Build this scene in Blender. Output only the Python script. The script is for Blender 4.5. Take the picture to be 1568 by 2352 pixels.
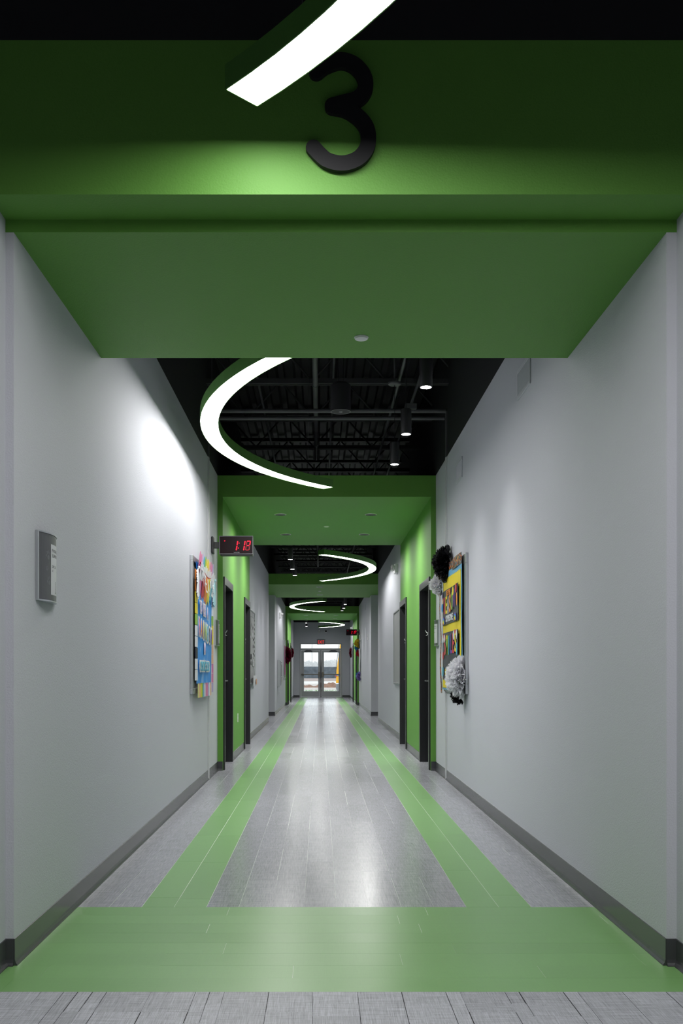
import bpy, bmesh, math, random
from mathutils import Vector, Matrix, Euler
random.seed(7)
S = bpy.context.scene
for o in list(bpy.data.objects): bpy.data.objects.remove(o)
COL = S.collection
R = math.radians

# ------------------------------------------------------------------ camera, sky, exposure
CAM_H, F_PX, VP = 1.102, 2249.0, (734.5, 1544.5)
cd = bpy.data.cameras.new('camera'); cam = bpy.data.objects.new('camera', cd); COL.objects.link(cam)
cd.sensor_fit = 'VERTICAL'; cd.sensor_height = 36.0; cd.sensor_width = 24.0
cd.lens = F_PX / 2352 * 36
cd.shift_x = (784 - VP[0]) / 2352; cd.shift_y = (VP[1] - 1176) / 2352
cd.clip_start = 0.05; cd.clip_end = 2000
cam.location = (0, 0, CAM_H); cam.rotation_euler = (R(90), 0, 0)
S.camera = cam

W = bpy.data.worlds.new('overcast_sky'); S.world = W; W.use_nodes = True
bg = W.node_tree.nodes['Background']; bg.inputs[0].default_value = (0.90, 0.95, 1.0, 1); bg.inputs[1].default_value = 1.7

ARC_EMIT, CYL_EMIT, CYL_W, CAN_W = (37.0, 31.0, 19.0, 17.0, 14.0), 22.0, 38.0, 150.0   # the arcs are dimmed towards the daylit end

S.view_settings.view_transform = 'Standard'; S.view_settings.look = 'None'
S.view_settings.exposure = 0.27; S.view_settings.gamma = 1.0; S.view_settings.use_curve_mapping = False
try:
    S.cycles.use_denoising = True; S.cycles.max_bounces = 7; S.cycles.diffuse_bounces = 5; S.cycles.glossy_bounces = 3
    S.cycles.transparent_max_bounces = 12; S.cycles.sample_clamp_indirect = 6.0; S.cycles.use_adaptive_sampling = True; S.cycles.adaptive_threshold = 0.06; S.cycles.adaptive_min_samples = 16
    S.cycles.caustics_reflective = False; S.cycles.caustics_refractive = False
except Exception: pass

# ------------------------------------------------------------------ materials
MATS = {}
def mat(name, col, rough=0.6, metal=0.0, spec=0.5, bump=None, var=None, emit=None):
    """bump=(scale,strength); var=(scale,amount) gentle tone variation"""
    if name in MATS: return MATS[name]
    m = bpy.data.materials.new(name); m.use_nodes = True; nt = m.node_tree; b = nt.nodes['Principled BSDF']
    b.inputs['Base Color'].default_value = (*col, 1); b.inputs['Roughness'].default_value = rough
    b.inputs['Metallic'].default_value = metal; b.inputs['Specular IOR Level'].default_value = spec
    geo = nt.nodes.new('ShaderNodeNewGeometry')
    if bump:
        n = nt.nodes.new('ShaderNodeTexNoise'); n.inputs['Scale'].default_value = bump[0]; n.inputs['Detail'].default_value = 3
        nt.links.new(geo.outputs['Position'], n.inputs['Vector'])
        bp = nt.nodes.new('ShaderNodeBump'); bp.inputs['Strength'].default_value = bump[1]; bp.inputs['Distance'].default_value = 0.004
        nt.links.new(n.outputs['Fac'], bp.inputs['Height']); nt.links.new(bp.outputs['Normal'], b.inputs['Normal'])
    if var:
        n = nt.nodes.new('ShaderNodeTexNoise'); n.inputs['Scale'].default_value = var[0]; n.inputs['Detail'].default_value = 4
        nt.links.new(geo.outputs['Position'], n.inputs['Vector'])
        mr = nt.nodes.new('ShaderNodeMapRange'); mr.inputs[1].default_value = 0.3; mr.inputs[2].default_value = 0.7
        mr.inputs[3].default_value = 1 - var[1]; mr.inputs[4].default_value = 1 + var[1]
        nt.links.new(n.outputs['Fac'], mr.inputs[0])
        mx = nt.nodes.new('ShaderNodeVectorMath'); mx.operation = 'SCALE'; mx.inputs[0].default_value = col
        nt.links.new(mr.outputs[0], mx.inputs['Scale']); nt.links.new(mx.outputs[0], b.inputs['Base Color'])
    if emit:
        b.inputs['Emission Color'].default_value = (*emit[0], 1); b.inputs['Emission Strength'].default_value = emit[1]
    MATS[name] = m; return m

def plank_mat(name, col, amp, rough, streak):
    """vinyl plank: woven linen streaks in both directions, tone differing a little from plank to plank"""
    m = bpy.data.materials.new(name); m.use_nodes = True; nt = m.node_tree; N = nt.nodes.new; L = nt.links.new
    b = nt.nodes['Principled BSDF']; b.inputs['Specular IOR Level'].default_value = 0.5
    geo = N('ShaderNodeNewGeometry'); oi = N('ShaderNodeObjectInfo')
    add = N('ShaderNodeMath'); add.operation = 'ADD'; L(geo.outputs['Random Per Island'], add.inputs[0]); L(oi.outputs['Random'], add.inputs[1])
    fr = N('ShaderNodeMath'); fr.operation = 'FRACT'; L(add.outputs[0], fr.inputs[0])
    rr = N('ShaderNodeMapRange'); rr.inputs[3].default_value = rough-0.012; rr.inputs[4].default_value = rough+0.012; L(fr.outputs[0], rr.inputs[0]); L(rr.outputs[0], b.inputs['Roughness'])
    fac = []
    for sc in ((9, 420, 1), (420, 9, 1)):
        mp = N('ShaderNodeMapping'); mp.inputs['Scale'].default_value = sc; L(geo.outputs['Position'], mp.inputs['Vector'])
        off = N('ShaderNodeCombineXYZ'); L(oi.outputs['Random'], off.inputs['Z'])
        sc5 = N('ShaderNodeVectorMath'); sc5.operation = 'SCALE'; sc5.inputs['Scale'].default_value = 40; L(off.outputs[0], sc5.inputs[0])
        L(sc5.outputs[0], mp.inputs['Location'])
        n = N('ShaderNodeTexNoise'); n.inputs['Scale'].default_value = 1; n.inputs['Detail'].default_value = 4; n.inputs['Roughness'].default_value = 0.7
        L(mp.outputs[0], n.inputs['Vector']); fac.append(n)
    sm = N('ShaderNodeMath'); sm.operation = 'ADD'; L(fac[0].outputs['Fac'], sm.inputs[0]); L(fac[1].outputs['Fac'], sm.inputs[1])
    mr = N('ShaderNodeMapRange'); mr.inputs[1].default_value = 0.7; mr.inputs[2].default_value = 1.3
    mr.inputs[3].default_value = 1 - streak; mr.inputs[4].default_value = 1 + streak; L(sm.outputs[0], mr.inputs[0])
    pr = N('ShaderNodeMapRange'); pr.inputs[3].default_value = 1 - amp; pr.inputs[4].default_value = 1 + amp; L(fr.outputs[0], pr.inputs[0])
    mu = N('ShaderNodeMath'); mu.operation = 'MULTIPLY'; L(mr.outputs[0], mu.inputs[0]); L(pr.outputs[0], mu.inputs[1])
    v = N('ShaderNodeVectorMath'); v.operation = 'SCALE'; v.inputs[0].default_value = col; L(mu.outputs[0], v.inputs['Scale'])
    L(v.outputs[0], b.inputs['Base Color'])
    # slight waviness of laid vinyl
    w = N('ShaderNodeTexNoise'); w.inputs['Scale'].default_value = 3.5; L(geo.outputs['Position'], w.inputs['Vector'])
    bp = N('ShaderNodeBump'); bp.inputs['Strength'].default_value = 0.10; bp.inputs['Distance'].default_value = 0.004
    L(w.outputs['Fac'], bp.inputs['Height']); L(bp.outputs[0], b.inputs['Normal'])
    MATS[name] = m; return m

GREY = mat('grey_wall_paint', (0.545, 0.555, 0.605), 0.72, spec=0.25, bump=(150, 0.3))
GREEN = mat('green_wall_paint', (0.12, 0.305, 0.052), 0.55, spec=0.3, bump=(150, 0.3))
BLACKP = mat('black_ceiling_paint', (0.018, 0.018, 0.021), 0.7, spec=0.3)
PIPEM = mat('black_painted_pipe', (0.085, 0.085, 0.093), 0.5)
BASEM = mat('charcoal_rubber_base', (0.06, 0.062, 0.068), 0.26, spec=0.6)
FRAMEB = mat('black_steel_frame', (0.022, 0.022, 0.026), 0.32)
LEAFB = mat('charcoal_door_leaf', (0.02, 0.02, 0.023), 0.3)
CHROME = mat('brushed_steel', (0.62, 0.63, 0.65), 0.28, 1.0)
ALU = mat('anodised_aluminium', (0.55, 0.57, 0.60), 0.35, 0.9)
DOORP = mat('grey_painted_steel_door', (0.42, 0.43, 0.445), 0.45)
WHITE = mat('white_plastic', (0.75, 0.75, 0.76), 0.45)
BLACKPL = mat('black_plastic', (0.018, 0.018, 0.02), 0.4)
DGREY = mat('dark_grey_plastic', (0.09, 0.09, 0.10), 0.45)
FLOORG = plank_mat('grey_linen_vinyl', (0.345, 0.35, 0.385), 0.05, 0.22, 0.55)
FLOORV = plank_mat('green_vinyl', (0.19, 0.395, 0.135), 0.03, 0.32, 0.05)
FLOORL = plank_mat('grey_woven_plank', (0.38, 0.39, 0.43), 0.10, 0.5, 0.55)
JOINT = mat('joint_with_glint', (0.78, 0.82, 0.76), 0.5)  # glint along the plank bevels is put into this pale joint colour
JOINTD = mat('dark_joint', (0.012, 0.012, 0.014), 0.8)
LENS = [mat(f'lit_diffuser_{i}', (0.9, 0.9, 0.9), 0.5, emit=((1.0, 0.99, 0.97), e)) for i, e in enumerate(ARC_EMIT)]
CLENS = mat('lit_lamp_lens', (0.9, 0.9, 0.9), 0.5, emit=((1.0, 0.98, 0.96), CYL_EMIT))

# ------------------------------------------------------------------ mesh helpers
class B:
    def __init__(s): s.v = []; s.f = []; s.mi = []; s.cur = 0
    def face(s, idx): s.f.append(idx); s.mi.append(s.cur)
    def box(s, x0, x1, y0, y1, z0, z1):
        n = len(s.v)
        s.v += [(x0,y0,z0),(x1,y0,z0),(x1,y1,z0),(x0,y1,z0),(x0,y0,z1),(x1,y0,z1),(x1,y1,z1),(x0,y1,z1)]
        for q in ((0,3,2,1),(4,5,6,7),(0,1,5,4),(1,2,6,5),(2,3,7,6),(3,0,4,7)): s.face(tuple(n+i for i in q))
        return s
    def ring(s, c, ax, r, n, r2=None):
        ax = Vector(ax).normalized(); a = ax.orthogonal().normalized(); b = ax.cross(a); k = len(s.v)
        for i in range(n):
            t = 2*math.pi*i/n; p = Vector(c) + a*(r*math.cos(t)) + b*((r2 or r)*math.sin(t)); s.v.append(tuple(p))
        return k
    def lathe(s, base, ax, prof, n=20, caps=True):
        """prof: list of (height along axis, radius)"""
        ax = Vector(ax).normalized(); ks = [s.ring(Vector(base)+ax*h, ax, max(r, 1e-4), n) for h, r in prof]
        for k0, k1 in zip(ks, ks[1:]):
            for i in range(n): s.face((k0+i, k0+(i+1) % n, k1+(i+1) % n, k1+i))
        if caps: s.face(tuple(ks[0]+n-1-i for i in range(n))); s.face(tuple(ks[-1]+i for i in range(n)))
        return s
    def cyl(s, p0, p1, r, n=12, r2=None):
        d = Vector(p1)-Vector(p0); return s.lathe(p0, d, [(0, r), (d.length, r if r2 is None else r2)], n)
    def tube(s, pts, r, n=8):
        for a, b in zip(pts, pts[1:]): s.cyl(a, b, r, n)
        return s
    def extrude(s, pts, o, ex, ey, ez, t0, t1):
        """2D polygon pts in the plane (o; ex, ey), extruded along ez from t0 to t1"""
        o, ex, ey, ez = map(Vector, (o, ex, ey, ez)); n = len(pts); k = len(s.v)
        for t in (t0, t1):
            for x, y in pts: s.v.append(tuple(o + ex*x + ey*y + ez*t))
        s.face(tuple(k+n-1-i for i in range(n))); s.face(tuple(k+n+i for i in range(n)))
        for i in range(n): j = (i+1) % n; s.face((k+i, k+j, k+n+j, k+n+i))
        return s
    def build(s, name, m, parent=None, smooth=False, bevel=0.0, fix=True):
        me = bpy.data.meshes.new(name); me.from_pydata(s.v, [], s.f); me.update()
        for x in (m if isinstance(m, (list, tuple)) else [m]): me.materials.append(x)
        for p, i in zip(me.polygons, s.mi): p.material_index = i
        if fix or bevel:
            bm = bmesh.new(); bm.from_mesh(me)
            if bevel:
                es = [e for e in bm.edges if len(e.link_faces) == 2 and e.calc_face_angle(0) > 0.6]
                bmesh.ops.bevel(bm, geom=es, offset=bevel, segments=2, affect='EDGES', profile=0.6, clamp_overlap=True)
            if fix: bmesh.ops.recalc_face_normals(bm, faces=bm.faces)
            bm.to_mesh(me); bm.free()
        if smooth:
            for p in me.polygons: p.use_smooth = True
            try: me.set_sharp_from_angle(angle=R(35))
            except Exception: pass
        return link(name, me, parent)

def link(name, data, parent=None):
    o = bpy.data.objects.new(name, data); COL.objects.link(o)
    if parent: o.parent = parent
    return o
def tag(o, label=None, cat=None, group=None, kind=None):
    if label: o['label'] = label
    if cat: o['category'] = cat
    if group: o['group'] = group
    if kind: o['kind'] = kind
    return o
def thing(name, label, cat, loc=(0,0,0), rz=0.0, group=None, kind=None):
    o = bpy.data.objects.new(name, None); COL.objects.link(o); o.empty_display_size = 0.1
    o.location = loc; o.rotation_euler = (0, 0, R(rz)); return tag(o, label, cat, group, kind)
def struct(o, label, cat): return tag(o, label, cat, kind='structure')
def box(name, m, dims, parent=None, bevel=0.0): return B().box(*dims).build(name, m, parent, bevel=bevel)
def copy_tree(o, parent=None):
    c = o.copy(); COL.objects.link(c); c.parent = parent
    for ch in o.children: copy_tree(ch, c)
    return c
def text(name, s, size, m, parent, loc, width=None, depth=0.001, align='CENTER', stroke=0.0):
    """lettering standing in the local XZ plane facing -Y, as a mesh; width squeezes it to a total width"""
    cu = bpy.data.curves.new(name, 'FONT'); cu.body = s; cu.size = size; cu.align_x = align; cu.align_y = 'CENTER'
    cu.extrude = depth; cu.offset = stroke; cu.resolution_u = 3
    t = bpy.data.objects.new(name+'_tmp', cu); COL.objects.link(t); bpy.context.view_layer.update()
    me = bpy.data.meshes.new_from_object(t.evaluated_get(bpy.context.evaluated_depsgraph_get()))
    bpy.data.objects.remove(t)
    xs = [v.co.x for v in me.vertices]; k = 1.0
    if width and xs: k = width/(max(xs)-min(xs))
    for v in me.vertices: v.co = Vector((v.co.x*k, -v.co.z, v.co.y))
    me.materials.clear(); me.materials.append(m); me.name = name
    o = link(name, me, parent); o.location = loc; return o
def spot(parent, loc, watts, angle, blend=0.6, radius=0.04, col=(1, 0.98, 0.96)):
    l = bpy.data.lights.new('lamp_light', 'SPOT'); l.energy = watts; l.spot_size = R(angle); l.spot_blend = blend
    l.shadow_soft_size = radius; l.color = col; o = link('lamp_light', l, parent); o.location = loc; return o

# ------------------------------------------------------------------ the place: dimensions (metres, Y runs down the corridor)
XL, XR = -1.150, 1.302          # corridor wall faces
PL, PR = -1.091, 1.247          # faces of the green portals that stand proud of them
ZT, ZD = 3.315, 4.55            # top of painted wall, deck
Y_HDR, Y1A, Y1B = 3.484, 3.68, 5.15
Y2A, Y2B = 11.0, 15.18
Y3A, Y3B, YX0, YX1 = 21.95, 25.8, 21.95, 24.95    # third band, cross corridor
Y4A, Y4B, YE = 32.7, 37.05, 43.2
ZS = 3.075

# ---- floor
fl = B()
fl.box(-3.6, 3.8, Y_HDR-0.106, 43.35, -0.12, -0.0009); fl.cur = 1
fl.box(-3.6, 3.8, -7.0, Y_HDR-0.106, -0.12, -0.0009)
floor = fl.build('floor', [JOINT, JOINTD]); struct(floor, 'vinyl plank floor with two long green stripes down the grey corridor', 'floor')
def plank_mesh(nm, m):
    me = bpy.data.meshes.new(nm); b = B().box(-0.5, 0.5, -0.5, 0.5, -0.0008, 0.0)
    me.from_pydata(b.v, [], b.f); me.materials.append(m); me.update(); return me
PM = {k: plank_mesh('plank_'+k, m) for k, m in (('grey', FLOORG), ('green', FLOORV), ('woven', FLOORL))}
def plank(kind, x0, x1, y0, y1, gap=None):
    o = link('plank', PM[kind], floor)
    g = random.choice((0.0, 0.0006, 0.0012, 0.002)) if gap is None else gap
    g2 = random.choice((0.0, 0.0005, 0.0012)) if gap is None else gap
    o.location = ((x0+x1)/2, (y0+y1)/2, 0); o.scale = (x1-x0-g, y1-y0-g2, 1); return o
PW, PLN = 0.1525, 0.914
YB0, YB1 = Y_HDR-0.106, Y_HDR-0.106+8*PW       # green crossing band
npl = 0
for r in range(8):
    x = -1.75 - random.random()*PLN*0.9
    y0 = YB0 + r*PW
    while x < 1.9:
        a, b_ = max(x, -1.5), min(x+PLN, 1.65)
        if b_-a > 0.05: plank('green', a, b_, y0, y0+PW); npl += 1
        x += PLN
rest = {'grey': B(), 'green': B()}
CX0 = -0.5325 - 4*PW
cols = []
for c in range(16):
    xa = CX0 + c*PW; xb = xa + PW
    if c == 0: xa = -1.19
    if c == 15: xb = 1.34
    cols.append((xa, xb, 'green' if c in (2, 3, 12, 13) else 'grey'))
cells = []
for xa, xb, k in cols:
    y = YB1 - random.random()*PLN
    while y < 43.2:
        ya, yb = max(y, YB1), min(y+PLN, 43.2)
        if yb-ya > 0.01: cells.append((ya, xa, xb, yb, k))
        y += PLN
cells.sort()
for i, (ya, xa, xb, yb, k) in enumerate(cells):
    if i < 262: plank(k, xa, xb, ya, yb, random.choice((0.0015, 0.0022, 0.003)) if k == 'green' else None); npl += 1
    else:
        g = 0.004 if k == 'green' else random.choice((0.001, 0.002, 0.003))
        rest[k].box(xa+g/2, xb-g/2, ya+0.0008, yb-0.0008, -0.0008, 0.0)
for xs in ((-3.5, -1.19), (1.34, 3.7)):                       # floor of the crossing corridor
    x = xs[0]
    while x < xs[1]-0.02:
        xe = min(x+PW, xs[1]); y = 21.9 - random.random()*0.9
        while y < 25.0:
            a, b_ = max(y, 21.9), min(y+PLN, 25.0)
            if b_-a > 0.02: rest['grey'].box(x+0.0006, xe-0.0006, a+0.0006, b_-0.0006, -0.0008, 0.0)
            y += PLN
        x = xe
for k, m in (('grey', FLOORG), ('green', FLOORV)):
    tag(rest[k].build('far_planks', m, floor, fix=False), kind='stuff')
x = -1.62                                                       # woven planks in the lobby, uneven widths, dark joints
random.seed(11)
while x < 1.8:
    w = random.choice((0.05, 0.076, 0.076, 0.1525, 0.1525, 0.1525))
    y = YB0
    while y > 2.2:
        ln = random.choice((0.12, 0.2, 0.3, 0.914)); ya = max(y-ln, 2.2)
        g = random.choice((0.0, 0.0015, 0.003, 0.0038))
        o = plank('woven', x, x+w, ya, y, 0.0); o.scale.x = w-g; y = ya
    x += w
tag(B().box(-3.5, 3.7, -6.9, 2.2, -0.0008, 0.0).build('lobby_floor_covering', FLOORL, floor), kind='stuff')

# ---- side walls
def wall_boxes(x0, x1, y0, y1, z1, holes=()):
    """a wall slab between x0..x1 with door openings (ya, yb, top) cut through"""
    b = B(); y = y0
    for ya, yb, t in sorted(holes):
        if ya > y: b.box(x0, x1, y, ya, 0, z1)
        b.box(x0, x1, ya, yb, t, z1); y = yb
    if y1 > y: b.box(x0, x1, y, y1, 0, z1)
    return b
def up(b, y0, y1, side):        # black painted upper wall
    if side < 0: b.box(XL-0.25, XL-0.002, y0, y1, ZT, ZD)
    else: b.box(XR+0.002, XR+0.25, y0, y1, ZT, ZD)
for nm, side, y0, y1, lab in (
    ('wall_left', -1, Y1A, YX0, 'long grey painted wall on the left, nearest stretch'),
    ('wall_right', 1, Y1A, YX0, 'long grey painted wall on the right, nearest stretch'),
    ('wall_left_far', -1, YX1, YE, 'grey wall on the left beyond the crossing corridor'),
    ('wall_right_far', 1, YX1, YE, 'grey wall on the right beyond the crossing corridor')):
    holes = [(11.08, 12.10, 2.16), (14.08, 15.10, 2.16)] if y1 < 30 else [(32.80, 33.82, 2.16), (35.95, 36.97, 2.16)]
    b = wall_boxes(*((XL-0.25, XL) if side < 0 else (XR, XR+0.25)), y0, y1, ZT, holes)
    struct(b.build(nm, GREY), lab, 'wall')
for side, nm, lab in ((-1, 'wall_left_upper', 'black painted upper wall on the left up to the deck'), (1, 'wall_right_upper', 'black painted upper wall on the right up to the deck')):
    b = B()
    for y0, y1 in ((Y1A, YX0), (YX0, YX1), (YX1, YE)): up(b, y0, y1, side)
    struct(b.build(nm, BLACKP), lab, 'wall')
# crossing corridor
for side, nm, lab in ((-1, 'wall_crossing_left', 'grey walls of the side corridor opening off to the left'), (1, 'wall_crossing_right', 'grey walls of the side corridor opening off to the right')):
    b = B()
    a, c = (-3.6, XL-0.25) if side < 0 else (XR+0.25, 3.8)
    b.box(a, c, YX0-0.2, YX0, 0, ZT); b.box(a, c, YX1, YX1+0.2, 0, ZT)
    e = -3.6 if side < 0 else 3.6
    b.box(e, e+0.2, YX0, YX1, 0, ZT)
    struct(b.build(nm, GREY), lab, 'wall')
# lobby in front of the opening
b = B()
b.box(-3.6, -1.181, Y_HDR, Y1A, 0, 2.803); b.box(1.340, 3.8, Y_HDR, Y1A, 0, 2.803)
struct(b.build('wall_front', GREY), 'grey wall edges on both sides of the first opening', 'wall')
b = B()
b.box(-3.8, -3.6, -7.0, Y1A, 0, ZD); b.box(3.8, 4.0, -7.0, Y1A, 0, ZD); b.box(-3.8, 4.0, -7.2, -7.0, 0, ZD)
struct(b.build('wall_lobby', GREY), 'grey walls of the lobby the corridor opens from', 'wall')
struct(box('wall_front_upper', BLACKP, (-3.6, 3.8, Y_HDR, Y_HDR+0.15, 3.352, ZD)), 'black painted wall above the green header', 'wall')

# ---- green portals
b = B()
b.box(-3.6, 3.8, Y_HDR, Y1A, 2.803, 3.352)                      # header that carries the numeral
b.box(-1.40, 1.56, Y1A-0.0015, Y1B, 2.756, 3.352)                      # lowered soffit behind it
struct(b.build('trim_1', GREEN), 'wide green header and soffit over the first opening', 'portal')
def portal(nm, ya, yb, lab, doors, sides=True):
    b = B()
    if sides:
        b.box(PL, PR, ya, yb, ZS, ZT)
        for x0, x1 in ((XL-0.02, PL), (PR, XR+0.02)):
            w = wall_boxes(x0, x1, ya, yb, ZT, doors); k = len(b.v); b.v += w.v
            for f in w.f: b.face(tuple(i+k for i in f))
    else: b.box(-3.6, 3.6, ya, yb, ZS, ZT)
    return struct(b.build(nm, GREEN), lab, 'portal')
D2 = [(11.08, 12.10, 2.16), (14.08, 15.10, 2.16)]; D4 = [(32.80, 33.82, 2.16), (35.95, 36.97, 2.16)]
portal('trim_2', Y2A, Y2B, 'green portal lining walls and ceiling between the nearer doors', D2)
portal('trim_3', Y3A, Y3B, 'plain green soffit band over the crossing corridor', [], False)
portal('trim_4', Y4A, Y4B, 'green portal lining walls and ceiling near the exit', D4)

# ---- end wall
b = B()
b.box(-1.6, -0.892, YE, YE+0.2, 0, ZT); b.box(0.972, 1.75, YE, YE+0.2, 0, ZT); b.box(-0.892, 0.972, YE, YE+0.2, 2.395, ZT)
struct(b.build('wall_end', GREY), 'grey end wall around the exit doors', 'wall')
struct(box('wall_end_upper', BLACKP, (-1.6, 1.75, YE+0.02, YE+0.2, ZT, ZD)), 'black strip of wall above the end wall', 'wall')

# ---- ceiling deck with joists
b = B(); ys0, ys1 = -7.0, 43.4; x = -3.8; prof = []
while x < 4.0:
    prof += [(x, ZD), (x+0.09, ZD), (x+0.115, ZD+0.04), (x+0.125+0.05, ZD+0.04)]; x += 0.2
for (xa, za), (xb, zb) in zip(prof, prof[1:]):
    n = len(b.v); b.v += [(xa, ys0, za), (xb, ys0, zb), (xb, ys1, zb), (xa, ys1, za)]; b.face((n, n+3, n+2, n+1))
b.box(-4.0, 4.2, ys0-0.2, ys1+0.1, ZD+0.05, ZD+0.15)
DECKM = mat('black_painted_deck', (0.028, 0.028, 0.031), 0.6)
ceiling = struct(b.build('ceiling', DECKM, fix=False), 'black painted corrugated steel deck high above the corridor', 'ceiling')
jb = B()
for z in (4.03, 4.47):
    jb.box(-3.6, 3.8, -0.045, -0.008, z, z+0.045); jb.box(-3.6, 3.8, 0.008, 0.045, z, z+0.045)
xx = -3.5; s_ = 0
while xx < 3.6:
    jb.cyl((xx, 0, 4.06 if s_ else 4.49), (xx+0.38, 0, 4.49 if s_ else 4.06), 0.011, 6); xx += 0.38; s_ ^= 1
j0 = jb.build('joist', mat('black_painted_joist', (0.035, 0.035, 0.038), 0.6), ceiling); j0.location.y = 5.6
for k in range(1, 26):
    c = j0.copy(); COL.objects.link(c); c.parent = ceiling; c.location.y = 5.6 + 1.45*k

# ---- baseboards
def cove(nm, p0, p1, out, lab):
    """rubber cove base from p0 to p1 (floor points) sticking out along 'out'"""
    p0, p1, out = Vector((*p0, 0)), Vector((*p1, 0)), Vector((*out, 0)).normalized()
    prof = [(0, 0), (0.014, 0), (0.013, 0.004), (0.007, 0.012), (0.004, 0.024), (0.0035, 0.1), (0, 0.1015)]
    b = B().extrude(prof, p0, out, (0, 0, 1), (p1-p0).normalized(), 0, (p1-p0).length)
    return struct(b.build(nm, BASEM), lab, 'baseboard')
def segs(a, z, holes):
    out = []; y = a
    for ya, yb in holes: out.append((y, ya)); y = yb
    out.append((y, z)); return [s for s in out if s[1]-s[0] > 0.06]
for side, X, P, nm in ((-1, XL, PL, 'baseboard_left'), (1, XR, PR, 'baseboard_right')):
    w = 'left' if side < 0 else 'right'; n = (-side, 0)
    for i, (y0, y1, xx, lab) in enumerate((
        (Y1A, Y2A, X, f'charcoal rubber base along the nearest {w} wall'),
        (12.16, 14.02, P, f'charcoal base between the two nearer doors on the {w}'),
        (Y2B, YX0, X, f'charcoal base on the {w} wall before the crossing corridor'),
        (YX1, Y4A, X, f'charcoal base on the {w} wall beyond the crossing corridor'),
        (33.88, 35.89, P, f'charcoal base between the two far doors on the {w}'),
        (Y4B, YE, X, f'charcoal base on the {w} wall beside the exit'))):
        cove(nm, (xx, y0), (xx, y1), n, lab)
    for yy, lab in ((Y1A, f'black base on the {w} return of the first opening'),):
        cove(nm, (X, yy), (-1.181 if side < 0 else 1.34, yy), (0, -1), lab)
    xo = -1.181 if side < 0 else 1.34
    cove(nm, (xo, Y_HDR), (xo, Y1A), n, f'charcoal base on the {w} jamb nearest the camera')
    for yy, lab in ((Y2A, f'black base at the foot of the nearer green portal on the {w}'), (Y4A, f'black base at the foot of the far green portal on the {w}')):
        cove(nm, (X, yy), (P, yy), (0, -1), lab)
    cove(nm, (X, YX1), (-3.4 if side < 0 else 3.4, YX1), (0, -1), f'black base in the crossing corridor on the {w}')
    cove(nm, (-1.15 if side < 0 else 1.302, YE), (-0.905 if side < 0 else 0.985, YE), (0, -1), f'black base on the end wall, {w} of the exit doors')

# ---- expansion joint covers down both walls
for i, (X, s, w) in enumerate(((XL, 1, 'left'), (XR, -1, 'right'))):
    b = B(); x0, x1 = sorted((X - s*0.004, X + s*0.006))
    b.box(x0, x1, 10.03, 10.085, 0, ZT)
    x0, x1 = sorted((X + s*0.002, X + s*0.012)); b.box(x0, x1, 10.075, 10.098, 0, ZT); b.cur = 1
    x0, x1 = sorted((X - s*0.004, X + s*0.012)); b.box(x0, x1, 10.03, 10.098, ZT, 3.78)
    struct(b.build(f'trim_{5+i}', [mat('light_joint_cover', (0.55, 0.56, 0.58), 0.4), PIPEM]), f'slim vertical expansion joint cover on the {w} wall', 'joint cover')

# ------------------------------------------------------------------ doors in the green portals
def make_door():
    """local: x to the right along the wall, -y out of the wall, opening 1.02 wide and 2.16 high"""
    t = thing('door', 'x', 'door', kind='structure')
    b = B()
    for x0, x1, z0, z1 in ((-0.03, 0.035, 0, 2.185), (0.985, 1.05, 0, 2.185), (0.035, 0.985, 2.10, 2.185)):
        b.box(x0, x1, -0.018, 0.004, z0, z1)
    b.box(0.0, 0.035, 0.004, 0.16, 0, 2.16); b.box(0.985, 1.02, 0.004, 0.16, 0, 2.16); b.box(0.035, 0.985, 0.004, 0.16, 2.10, 2.16)
    b.box(0.035, 0.05, 0.075, 0.09, 0, 2.10); b.box(0.97, 0.985, 0.075, 0.09, 0, 2.10); b.box(0.05, 0.97, 0.075, 0.09, 2.085, 2.10)
    b.build('door_frame', FRAMEB, t, bevel=0.002)
    leaf = B().box(0.04, 0.98, 0.092, 0.137, 0.008, 2.095).build('door_leaf', LEAFB, t, bevel=0.002)
    return t, leaf
def door_hook(leaf, x):
    h = B(); h.cyl((x, 0.092, 1.575), (x, 0.062, 1.575), 0.014, 12); h.tube([(x, 0.062, 1.575), (x-0.012, 0.045, 1.595), (x-0.016, 0.036, 1.615)], 0.006, 8)
    h.tube([(x, 0.066, 1.57), (x, 0.05, 1.55), (x, 0.04, 1.555)], 0.006, 8)
    h.build('coat_hook', CHROME, leaf, smooth=True)
def lever(leaf, x, s):
    h = B(); h.cyl((x, 0.092, 1.0), (x, 0.086, 1.0), 0.028, 16); h.cyl((x, 0.09, 1.0), (x, 0.035, 1.0), 0.009, 10)
    h.cyl((x, 0.04, 1.0), (x+s*0.11, 0.04, 1.0), 0.008, 10); h.build('lever_handle', CHROME, leaf, smooth=True)
n = 0
for ya in (11.08, 14.08, 32.80, 35.95):
    near = 'nearer' if ya < 20 else 'far'; which = 'first' if ya in (11.08, 32.80) else 'second'
    for side in (-1, 1):
        n += 1
        t, leaf = make_door(); t.name = f'door_{n}'
        w = 'left' if side < 0 else 'right'
        t['label'] = f'{which} black-framed door on the {w} in the {near} green portal'
        if side < 0: t.location = (PL, ya, 0); t.rotation_euler.z = R(90); door_hook(leaf, 0.82); lever(leaf, 0.90, -1)
        else: t.location = (PR, ya+1.02, 0); t.rotation_euler.z = R(-90); door_hook(leaf, 0.20); lever(leaf, 0.12, 1)

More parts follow.
